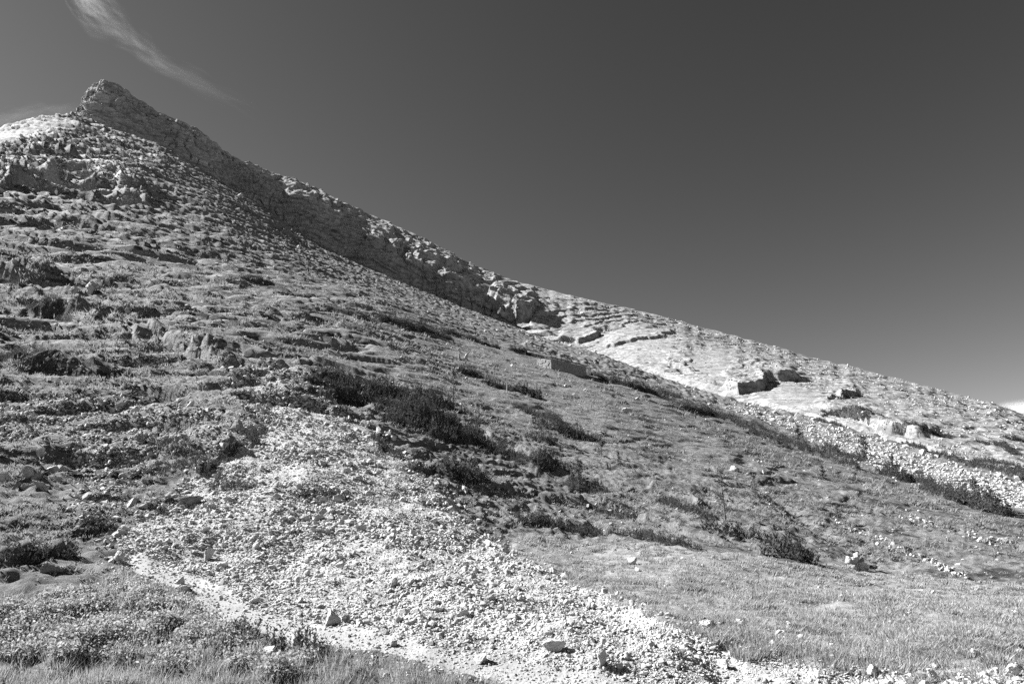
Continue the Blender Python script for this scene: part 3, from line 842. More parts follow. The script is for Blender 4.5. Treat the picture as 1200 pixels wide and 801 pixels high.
B = [  # dark ones take the darker stone, some to paint in a shaded side
    (222, 590, 24, 11, 'dark flat boulder standing alone at the upper edge of the pale scree', dict(dark=True, yaw=.2, k=3)),
    (389, 731, 17, 18, 'upright pale boulder with one shaded face on the edge of the footpath', dict(yaw=.6, k=1)),
    (705, 779, 17, 21, 'upright egg-shaped pale stone in the lower scree near the picture bottom', dict(yaw=.9, k=5)),
    (646, 762, 28, 14, 'long low smooth pale boulder beside the upright egg-shaped stone', dict(yaw=.1, k=7)),
    (140, 657, 16, 12, 'pale block at the bend where the footpath starts uphill', dict(k=2)),
    (57, 670, 20, 10, 'rounded grey boulder in the heath below the dark bank', dict(k=4, dark=True)),
    (156, 592, 20, 9, 'low grey rock on the grass beside the dark flat boulder', dict(k=6)),
    (278, 504, 15, 14, 'round grey boulder at the top of the scree under the turf bank', dict(k=8, dark=True)),
    (243, 655, 13, 13, 'grey-sided stone standing among rubble just above the footpath', dict(k=9)),
    (316, 770, 26, 13, 'pale boulder half sunk in the heath below the footpath', dict(k=10)),
    (462, 686, 13, 11, 'wedge-shaped stone with a black shaded face in the middle of the scree', dict(k=11)),
    (510, 716, 20, 8, 'flat pale slab overhanging its own shadow in the mid scree', dict(k=12)),
    (542, 724, 19, 11, 'blunt white boulder next to the flat slab of the mid scree', dict(k=13)),
    (563, 775, 24, 11, 'broad white boulder where the footpath leaves the scree', dict(k=14)),
    (404, 728, 13, 11, 'dark cube-like stone above the upright boulder at the path', dict(k=15, dark=True)),
    (463, 756, 10, 7, 'small dark-faced block resting on the bare footpath', dict(k=0, dark=True)),
    (211, 684, 11, 8, 'small shaded stone on the grass side of the footpath', dict(k=1)),
    (274, 679, 14, 6, 'dark flat stone lying just above the footpath', dict(k=2, dark=True)),
    (830, 738, 15, 14, 'white stone at the tip of the grass edge of the scree', dict(k=3)),
    (1023, 789, 24, 11, 'large white boulder on the scree rim near the bottom of the meadow', dict(k=4)),
    (1092, 795, 18, 10, 'pale boulder bedded in the scree rim below the meadow', dict(k=12)),
    (1188, 791, 26, 12, 'flat white boulder at the meadow corner of the scree rim', dict(k=5)),
    (846, 782, 22, 10, 'broad pale stone in the scree below the white grass-edge stone', dict(k=6)),
    (1142, 766, 11, 6, 'small white stone alone in the meadow grass', dict(k=7)),
    (924, 737, 8, 9, 'tiny upright white stone in the meadow grass', dict(k=8)),
    (868, 733, 9, 8, 'small pale stone half hidden in meadow grass near the scree edge', dict(k=9)),
    (741, 661, 14, 9, 'loose pale rock on the far meadow short of the dark shrubs', dict(k=10)),
    (545, 577, 16, 9, 'pale rock on the turf to one side of the scree head', dict(k=11)),
    (573, 602, 13, 6, 'low white stone on the turf beyond the scree', dict(k=13)),
    (747, 669, 10, 6, 'pale flat stone in short turf between meadow and scree', dict(k=14)),
    (105, 344, 20, 15, 'pale triangular rock outcrop jutting from the grassy terraces', dict(k=2, name='rock_outcrop', cat='outcrop')),
    (88, 342, 12, 8, 'small pale rock just below the triangular outcrop', dict(k=5)),
    (150, 366, 12, 7, 'bright stone on the terraces below the triangular outcrop', dict(k=6)),
    (733, 484, 16, 7, 'white ledge stone in the rough turf below the stone shelter', dict(k=7)),
    (861, 551, 12, 6, 'white stone on the rough slope above the lone larch', dict(k=8)),
    (1065, 647, 13, 8, 'dark block standing on the pale line of gully rocks', dict(k=9, dark=True)),
    (1176, 636, 10, 6, 'largest white boulder of the block band across the turf', dict(k=10)),
]
for px, py, w_, h_, lab, kw in B: rock_px(px, py, w_ * .85, h_ * .85, lab, **kw)
# the heap of grey blocks on the left
for px, py, w_, h_, lab in [(32, 558, 16, 12, 'rounded pale block at the top of the rock heap in the turf'), (18, 572, 12, 10, 'squarish grey block at the outer end of the rock heap'),
                            (49, 574, 20, 9, 'broad flat slab in front of the rock heap'), (59, 556, 20, 9, 'long pale slab leaning over the rock heap'),
                            (74, 552, 16, 8, 'slanting pale slab at the uphill end of the rock heap'), (40, 562, 12, 12, 'dark shaded block in the middle of the rock heap'),
                            (66, 565, 12, 7, 'small grey block tucked under the long slab of the heap'), (6, 562, 14, 9, 'half-seen pale block at the picture edge by the rock heap'),
                            (28, 573, 12, 7, 'low block wedged between slab and squarish block of the heap')]:
    rock_px(px, py, w_ * .8, h_ * .8, lab, 'grey blocks of the rock heap', dark=(px in (40, 18)), name='heap_block', cat='boulder')  # the shaded block has its shade put into a darker stone
def rock_line(pts, n, spread, smin, smax, label, group):
    a = np.array(pts, float)
    for i in range(n):
        t_ = rng.random() * (len(a) - 1); k = int(t_); q_ = a[k] + (t_ - k) * (a[k + 1] - a[k])
        px, py = q_[0] + rng.normal(0, spread), q_[1] + rng.normal(0, spread * .45)
        s_ = rng.uniform(smin, smax) * math.exp(rng.normal(0, .25))
        rock_px(px, py, s_, s_ * rng.uniform(.5, .8), label, group, name='gully_rock', cat='rock')
rock_line([(975, 612), (1010, 625), (1050, 642), (1085, 655), (1110, 668), (1140, 680)], 130, 4, 1.5, 3.8, 'pale rock in the line of rocks running down the gully', 'pale rocks lining the gully')
rock_line([(1050, 598), (1075, 610), (1090, 615)], 26, 6, 1.6, 3.8, 'white rock of the small scatter on the turf above the gully line', 'white rocks scattered above the gully')
rock_line([(1122, 622), (1145, 632), (1165, 634), (1185, 640)], 28, 6, 2, 4.5, 'white block of the band that crosses the turf near the far shrubs', 'white blocks banded across the turf')
rock_line([(640, 588), (700, 592), (750, 605)], 26, 5, 2, 5, 'small pale rock of the stony streak across the lower turf', 'pale rocks of the stony streak')

def sample_ridge(n, wt):
    px, py = project(XR, YR, ZR)
    w_ = wt(px, py) * (np.abs(np.gradient(py, axis=0)) + .02) * (TS > 0) * (TS < .995)
    w_[:30] = 0
    cs = np.cumsum(w_.ravel(), dtype=np.float64); cs /= cs[-1]
    i, j = np.divmod(np.minimum(np.searchsorted(cs, rng.random(n)), NW * NF - 1), NF)
    i2, j2 = np.minimum(i + 1, NW - 1), np.minimum(j + 1, NF - 1)
    a, c = rng.random((n, 1)), rng.random((n, 1))
    Q = np.stack([XR, YR, ZR], -1)
    p = Q[i, j] + a * (Q[i2, j] - Q[i, j]) + c * (Q[i, j2] - Q[i, j])
    return p, np.hypot(p[:, 0], p[:, 1])
blur_sm = sstep(.2, .6, SW)
PQ, rq = sample_ridge(7500, lambda px, py: (px < 1500) * (sstep(560, 760, px) + .25) * (1 - .93 * blur_sm) * (.25 + sstep(-.2, .3, pn(XR / 18, YR / 18, 41.))))
SQ = np.minimum(1.1 * np.exp(rng.normal(0, .45, len(PQ))), 4.5) * rq / 800
stone_field('ridge_blocks', 'pale broken blocks littering the slabs of the far ridge', 'blocks', [(PQ, SQ, ROCK0)], M['stone'])

# ------------------------------------------------------------------ cairn
cx, cy_, cr = hit_grid(1003, 668)
c0 = empty('stone_cairn', (cx, cy_, float(ground(cx, cy_))))
tag(c0, 'small heaped cairn of white stones standing on the meadow', 'cairn')
u_ = cr * 1.04 / 800
for k, (dx, dz, w_, h_) in enumerate([(-9, 0, 11, 6), (-3, 0, 10, 9), (5, 0, 10, 9), (10, 0, 8, 5), (-2, 7, 13, 8), (6, 6, 9, 7), (1, 13, 9, 6), (0, 1, 10, 10), (-6, 5, 7, 7)]):
    o = link('stone', rock_mesh[(k * 3) % 16], parent=c0)
    o.scale = (w_ * u_, w_ * u_ * .9, h_ * u_ * 1.7); o.rotation_euler = (rng.normal(0, .2), rng.normal(0, .2), rng.uniform(0, 6))
    o.location = (dx * u_, rng.uniform(-3, 3) * u_, (dz + h_ * .3) * u_)

# ------------------------------------------------------------------ the little stone shelter dug into the slope
ax, ay, ar = hit_grid(646, 432); bx_, by_, br = hit_grid(687, 440)
dirx, diry = bx_ - ax, by_ - ay
Ls = math.hypot(dirx, diry); dirx /= Ls; diry /= Ls
nx_, ny_ = (-diry, dirx)
if nx_ * ax + ny_ * ay < 0: nx_, ny_ = -nx_, -ny_         # away from the eye, into the slope
za_, zb2 = float(ground(ax, ay)), float(ground(bx_, by_))
hs = 12.5 * ar * 1.04 / 800
sh = empty('stone_shelter', (ax, ay, za_))
tag(sh, 'low dry-stone shelter with turf roof dug into the slope', 'shelter')
def course_wall(p0, p1, z0a, z0b, top_a, top_b, thick, inward):
    """A wall of courses of uneven stones from p0 to p1, joined into one mesh."""
    VV, FF, off = [], [], 0
    L = math.hypot(p1[0] - p0[0], p1[1] - p0[1]); nc = 9
    for c in range(nc):
        s = -.02
        while s < L:
            w_ = rng.uniform(.28, .62)
            t0, t1 = max(s, 0) / L, min(s + w_ - .03, L) / L
            q = []
            for tt in (t0, t1):
                lo = z0a + (z0b - z0a) * tt; hi = top_a + (top_b - top_a) * tt
                q.append((lo + (hi - lo) * c / nc, lo + (hi - lo) * (c + .93) / nc))
            o_ = rng.uniform(-.06, .04)
            for d in (o_, thick):
                for (tt, (lo, hi)) in ((t0, q[0]), (t1, q[1])):
                    for zz in (lo, hi):
                        VV.append((p0[0] + (p1[0] - p0[0]) * tt + inward[0] * d, p0[1] + (p1[1] - p0[1]) * tt + inward[1] * d, zz))
            FF += [[off + i for i in f] for f in ((0, 2, 3, 1), (4, 5, 7, 6), (0, 1, 5, 4), (2, 6, 7, 3), (1, 3, 7, 5), (0, 4, 6, 2))]
            off += 8; s += w_
    return VV, FF
def rel(VV): return [(x - ax, y - ay, z - za_) for x, y, z in VV]
VV, FF = course_wall((ax, ay), (bx_, by_), za_ - .6, zb2 - .6, za_ + hs, zb2 + hs * .95, .5, (nx_, ny_))
w1 = link('front_wall', mesh_np('front_wall', rel(VV), FF, M['dstone']), parent=sh)  # the long wall's shade is put into its darker stone
gx, gy = ax + nx_ * 3.2 - dirx * .004, ay + ny_ * 3.2 - diry * .004
zg = float(ground(gx, gy))
VV, FF = course_wall((ax - dirx * .05 + nx_ * .02, ay - diry * .05 + ny_ * .02), (gx - dirx * .05, gy - diry * .05), za_ - .6, zg - .8, za_ + hs * 1.02, max(zg, za_ + hs) + .15, .45, (dirx, diry))
link('end_wall', mesh_np('end_wall', rel(VV), FF, M['stone']), parent=sh)  # same masonry in the paler stone, as the sunlit end
VV, FF, nn_, mm_ = [], [], 24, 10
for i in range(nn_ + 1):
    for j in range(mm_ + 1):
        t_, u2 = i / nn_, j / mm_
        x = ax + dirx * (Ls * (1.04 * t_ - .02)) + nx_ * (u2 * 5.5 - .25); y = ay + diry * (Ls * (1.04 * t_ - .02)) + ny_ * (u2 * 5.5 - .25)
        top = za_ + (zb2 - za_) * t_ + hs + .22
        z = top + u2 * 1.9 + .12 * float(pn(x / .9, y / .9, 2)); z = max(z, float(ground(x, y)) - .2) if j > mm_ - 3 else z
        VV.append((x, y, z))
n0 = len(VV)
VV += [(x, y, z - .25) for x, y, z in VV]
for i in range(nn_):
    for j in range(mm_):
        a = i * (mm_ + 1) + j; b = a + mm_ + 1
        FF.append((a, b, b + 1, a + 1)); FF.append((n0 + a, n0 + a + 1, n0 + b + 1, n0 + b))
for i in range(nn_):
    a = i * (mm_ + 1); b = a + mm_ + 1
    FF.append((a, n0 + a, n0 + b, b)); FF.append((a + mm_, b + mm_, n0 + b + mm_, n0 + a + mm_))
for j in range(mm_):
    FF.append((j, j + 1, n0 + j + 1, n0 + j)); k = nn_ * (mm_ + 1)
    FF.append((k + j, n0 + k + j, n0 + k + j + 1, k + j + 1))
link('turf_roof', mesh_np('turf_roof', rel(VV), FF, M['hill'], True), parent=sh)

for px, py, h_, lab in ((538, 421, 8, 'dark-sided upright rock of the pale pair above the pine thicket'), (547, 421, 9, 'bright upright rock of the pale pair above the pine thicket')):
    rock_px(px, py, 5, h_ * 1.0, lab, 'pair of upright rocks', name='upright_rock', cat='rock', dark=(px == 538))  # the dark-sided one carries its shade as a darker stone colour

# ------------------------------------------------------------------ grass
def blades(P, r, nper, hmin, hmax, wpx, spread, lean, wind=(.25, -.25)):
    n = len(P); N = n * nper
    base = np.repeat(P, nper, 0); rr_ = np.repeat(r, nper)
    a = rng.uniform(0, 2 * math.pi, N); d = np.sqrt(rng.random(N)) * np.repeat(spread * np.ones(n), nper)
    base = base + np.stack([np.cos(a) * d, np.sin(a) * d, np.zeros(N)], -1)
    h_ = rng.uniform(hmin, hmax, N) * np.repeat(.7 + .6 * rng.random(n), nper)
    la = a + rng.normal(0, .6, N); ll = np.abs(rng.normal(lean, lean * .6, N))
    tip = base + np.stack([(np.cos(la) * ll + wind[0] * .5) * h_, (np.sin(la) * ll + wind[1] * .5) * h_, h_ * .92], -1)
    wa = rng.uniform(0, math.pi, N); w_ = wpx * rr_ / 800 * rng.uniform(.6, 1.3, N)
    off = np.stack([np.cos(wa) * w_, np.sin(wa) * w_, np.zeros(N)], -1) * .5
    base[:, 2] -= .03
    V = np.stack([base - off, base + off, tip], 1).reshape(-1, 3)
    return V, np.arange(3 * N).reshape(-1, 3)

def merge(parts):
    VV, FF, off = [], [], 0
    for v, f in parts:
        VV.append(v); FF.append(f + off); off += len(v)
    return np.concatenate(VV), np.concatenate(FF)

jx = PX + 10 * pn(Xg / 1.1, Yg / 1.1, 3.1); jy = PY + 6 * pn(Xg / 1.1, Yg / 1.1, 7.7)
STRIP = [(-300, 772), (60, 762), (130, 778), (250, 776), (330, 790), (390, 768), (470, 776), (545, 796), (590, 840), (600, 980), (-340, 980)]
HEATH = [(-300, 690), (60, 705), (150, 676), (205, 700), (262, 738), (330, 760), (372, 776), (330, 795), (200, 782), (100, 772), (-300, 776)]
m_strip = inpoly(jx, jy, STRIP) & ~m_path & ~m_scree & (Rg < 14)
m_heath = inpoly(jx, jy, HEATH) & ~m_path & ~m_scree & (Rg < 18)
mot = sstep(-.35, .35, pn(Xg / 1.6, Yg / 1.6, 5.1) + .5 * pn(Xg / .5, Yg / .5, 6.3))
G1, q1 = sample_px(m_mead, 19000, 7, 40, .06 + mot ** 2 * sstep(-.15, .2, pn(Xg / .42, Yg / .42, 31.1)))
G2, q2_ = sample_px(m_strip, 3600, 6, 16)
G3, q3 = sample_px(m_heath, 1200, 6, 18)
GT, qT = sample_px(m_mead & (Rg > 9), 420, 9, 34, sstep(.0, .5, pn(Xg / 2.2, Yg / 2.2, 21.1)))
parts = [blades(GT, qT, 40, .07, .17, 1.1, .2, .6), blades(G1, q1, 12, .025, .085, 1.25, .10, .9), blades(G2, q2_, 14, .08, .17, .9, .08, .5), blades(G3, q3, 10, .10, .2, .9, .08, .5)]
o = link('meadow_grass', mesh_np('meadow_grass', *merge(parts), M['grass']))
tag(o, 'short dry grass of the meadow and the bottom edge', 'grass', kind='stuff')

pat = sstep(-.3, .4, pn(Xg / 9, Yg / 9, 1.9) + .5 * pn(Xg / 2.5, Yg / 2.5, 7.2)) + .15
G4, q4 = sample_px((hill > .6) & ~m_heath & ~m_strip & (s_rub < .3) & (s_rock < .3) & (Rg < r8[None, :] - 3), 32000, 9, 260, pat ** 1.5 * (1.1 - stony))
hh_ = np.clip(q4 / 800 * 3.3, .07, .5)
N4 = 6
V4, F4 = blades(G4, q4, N4, .75, 1.15, 1.15, hh_ * .45, .75, (.5, -.5))
b4 = np.repeat(np.repeat(G4, N4, 0), 3, 0); V4 = b4 + (V4 - b4) * 1.0
k4 = np.repeat(np.repeat(hh_, N4), 3)
V4[:, 2] = b4[:, 2] + (V4[:, 2] - b4[:, 2]) * k4
tipi = np.arange(2, len(V4), 3)
V4[tipi, :2] = (V4[tipi - 1, :2] + V4[tipi - 2, :2]) / 2 + (V4[tipi, :2] - (V4[tipi - 1, :2] + V4[tipi - 2, :2]) / 2) * k4[tipi][:, None]
o = link('tussock_grass', mesh_np('tussock_grass', V4, F4, M['tuss']))
tag(o, 'dry tussock grass over the terraced mountainside', 'grass', kind='stuff')

# low leafy heath on the near bank, and its dark cushions on the terraces
def sprigs(P, r, nleaf, hmin, hmax, leaf):
    n = len(P); N = n * nleaf
    base = np.repeat(P, nleaf, 0)
    a = rng.uniform(0, 2 * math.pi, N); el = rng.uniform(0, 1, N)
    h_ = np.repeat(rng.uniform(hmin, hmax, n), nleaf)
    rad = h_ * .75 * np.sqrt(rng.random(N))
    c = base + np.stack([np.cos(a) * rad, np.sin(a) * rad, h_ * (.15 + .85 * el) * (1 - .4 * (rad / h_) ** 2)], -1)
    d = rng.normal(size=(N, 3)); d[:, 2] = np.abs(d[:, 2]) * .7; d /= np.linalg.norm(d, axis=1)[:, None]
    e = np.cross(d, rng.normal(size=(N, 3))); e /= np.linalg.norm(e, axis=1)[:, None]
    l_ = (leaf * rng.uniform(.6, 1.3, N))[:, None]
    V = np.stack([c - d * l_ * .5, c + e * l_ * .28, c + d * l_ * .5, c - e * l_ * .28], 1).reshape(-1, 3)
    F = np.arange(4 * N).reshape(-1, 4)
    return V, F
hw_ = sstep(-.3, .3, pn(Xg / .9, Yg / .9, 15.1)) + .08
G5, q5 = sample_px(m_heath, 2600, 6, 18, hw_)
V5, F5 = sprigs(G5, q5, 34, .08, .24, .045)
o = link('bank_heath', mesh_np('bank_heath', V5, F5, M['bank']))
tag(o, 'low leafy heath covering the near bank below the footpath', 'heath', kind='stuff')

G6, q6 = sample_px((hill > .7) & (Rg < 150) & (Rg > 16) & ~m_heath & (s_rub < .2), 900, 16, 150, sstep(.05, .4, pn(Xg / 7, Yg / 7, zb_ / 1.6 + 4)) * (.25 + leftw))
V6, F6 = sprigs(G6, q6, 16, .9, 1.3, 1.0)
b6 = np.repeat(np.repeat(G6, 16, 0), 4, 0); k6 = np.repeat(np.repeat(np.clip(q6 / 800 * 4.2, .1, .5), 16), 4)[:, None]
V6 = b6 + (V6 - b6) * k6 * np.array([1.3, 1.3, .75])
o = link('terrace_heath', mesh_np('terrace_heath', V6, F6, M['heath']))
tag(o, 'low dark heath cushions scattered over the grassy terraces', 'heath', kind='stuff')

# ------------------------------------------------------------------ shrubs
def shoots(c, h_, K, wide=.34):
    """Upright bottle-brush shoots at c (n,3), heights h_."""
    n = len(c); N = n * K
    b = np.repeat(c, K, 0); hh = np.repeat(h_, K)
    f = rng.random(N)
    a = rng.uniform(0, 2 * math.pi, N)
    lean = np.repeat(rng.normal(0, .16, (n, 2)), K, 0)
    ax_ = np.stack([lean[:, 0], lean[:, 1], np.ones(N)], -1)
    p = b + ax_ * (f * hh)[:, None]
    out = np.stack([np.cos(a), np.sin(a), np.full(N, 1.1)], -1); out /= np.linalg.norm(out, axis=1)[:, None]
    L = hh * wide * (1.1 - .5 * f)
    side = np.cross(out, rng.normal(size=(N, 3))); side /= np.linalg.norm(side, axis=1)[:, None]
    w_ = L * .36
    V = np.stack([p - side * (w_ * .5)[:, None], p + side * (w_ * .5)[:, None], p + out * L[:, None]], 1).reshape(-1, 3)
    return V, np.arange(3 * N).reshape(-1, 3)

SHK = {'pine': ('mountain_pine', 'pine', .56, 13), 'heath': ('heath_shrub', 'heath', .26, 11), 'dry': ('dry_shrub', 'heath', .40, 8)}
def shrub(pts, hw, H, kind, label, group=None, finder=None, gz=None, scale=1.0, cap=2200):
    nm, mt, shh, K = SHK[kind]
    P3 = [(finder or hit_grid)(*p) for p in pts]; h0 = H
    P3 = [np.array(p[:2]) for p in P3]
    if finder is None and kind != 'dry' and scale == 1.0 and np.hypot(*P3[0]) < 85: H *= .68; hw *= .9
    gzf = gz or ground
    seg = [np.linalg.norm(P3[i + 1] - P3[i]) for i in range(len(P3) - 1)]
    Lt = sum(seg); shh = shh * scale
    n = int(min(cap, max(60, (Lt + hw) * 2 * hw / (shh * .30) ** 2)))
    def at(s):
        s = np.clip(s, 0, Lt - 1e-4); x = np.zeros((len(s), 2)); t_ = np.zeros((len(s), 2)); acc = 0
        for i, L in enumerate(seg):
            m = (s >= acc) & (s <= acc + L)
            dv_ = (P3[i + 1] - P3[i]) / (L + 1e-9)
            x[m] = P3[i] + dv_ * (s[m] - acc)[:, None]; t_[m] = dv_; acc += L
        return x, t_
    def place(s, d):
        x, t_ = at(s)
        over = np.minimum(s, 0) + np.maximum(s - Lt, 0)
        x = x + t_ * over[:, None] + np.stack([-t_[:, 1], t_[:, 0]], -1) * d[:, None]
        return x
    def prof(s, d, x):
        e = np.clip(np.minimum(s + hw, Lt + hw - s) / (1.6 * hw if finder is None else .5 * (Lt + 2 * hw)), 0, 1)
        q_ = np.sqrt(np.clip(1 - (d / hw) ** 2, 0, 1)) * np.sqrt(e)
        return H * q_ * (.25 + 1.15 * np.clip(.5 + 1.1 * pn(x[:, 0] / (hw * .8), x[:, 1] / (hw * .8), 2.4), 0, 1))
    s = rng.uniform(-hw, Lt + hw, n); d = rng.uniform(-hw, hw, n)
    wob = .3 * hw * pn(s / (hw * 1.5), np.zeros(n), 7.7 + hw)
    x = place(s, d + wob); pr = prof(s, d, x)
    k = pr > .2 * H
    x, pr = x[k], pr[k]
    z = gzf(x[:, 0], x[:, 1])
    h_ = shh * rng.uniform(.6, 1.25, len(x)) * (1.25 if kind == 'dry' else 1)
    c = np.stack([x[:, 0], x[:, 1], z + np.maximum(pr * rng.uniform(.35, 1.0, len(x)) - h_ * .6, -.05)], -1)
    V, F = shoots(c, h_, K, .34 if kind != 'dry' else .5)
    parts = [(V, F)]
    if kind != 'dry':                                      # the dense inside of the bush
        ns, ndv = max(6, int((Lt + 2 * hw) / (hw * .35))), 7
        ss, dd = np.meshgrid(np.linspace(-hw, Lt + hw, ns), np.linspace(-hw, hw, ndv), indexing='ij')
        ss, dd = ss.ravel(), dd.ravel()
        xx = place(ss, dd * .9 + .3 * hw * pn(ss / (hw * 1.5), 0 * ss, 7.7 + hw)); pp = prof(ss, dd, xx) * .42
        Vc = np.stack([xx[:, 0], xx[:, 1], gzf(xx[:, 0], xx[:, 1]) + pp - .08 - .15 * (pp < .02)], -1)
        g = np.arange(ns * ndv).reshape(ns, ndv)
        qd = np.stack([g[:-1, :-1], g[:-1, 1:], g[1:, 1:], g[1:, :-1]], -1).reshape(-1, 4)
        Fc = np.concatenate([qd[:, [0, 1, 2]], qd[:, [0, 2, 3]]])
        parts.append((Vc, Fc))
    V, F = merge(parts)
    o0 = np.array([P3[0][0], P3[0][1], float(gzf(P3[0][0], P3[0][1]))])
    o = link(nm, mesh_np(nm, V - o0, F, M[mt]), tuple(o0))
    return tag(o, label, {'pine': 'pine shrub', 'heath': 'shrub', 'dry': 'shrub'}[kind], group)

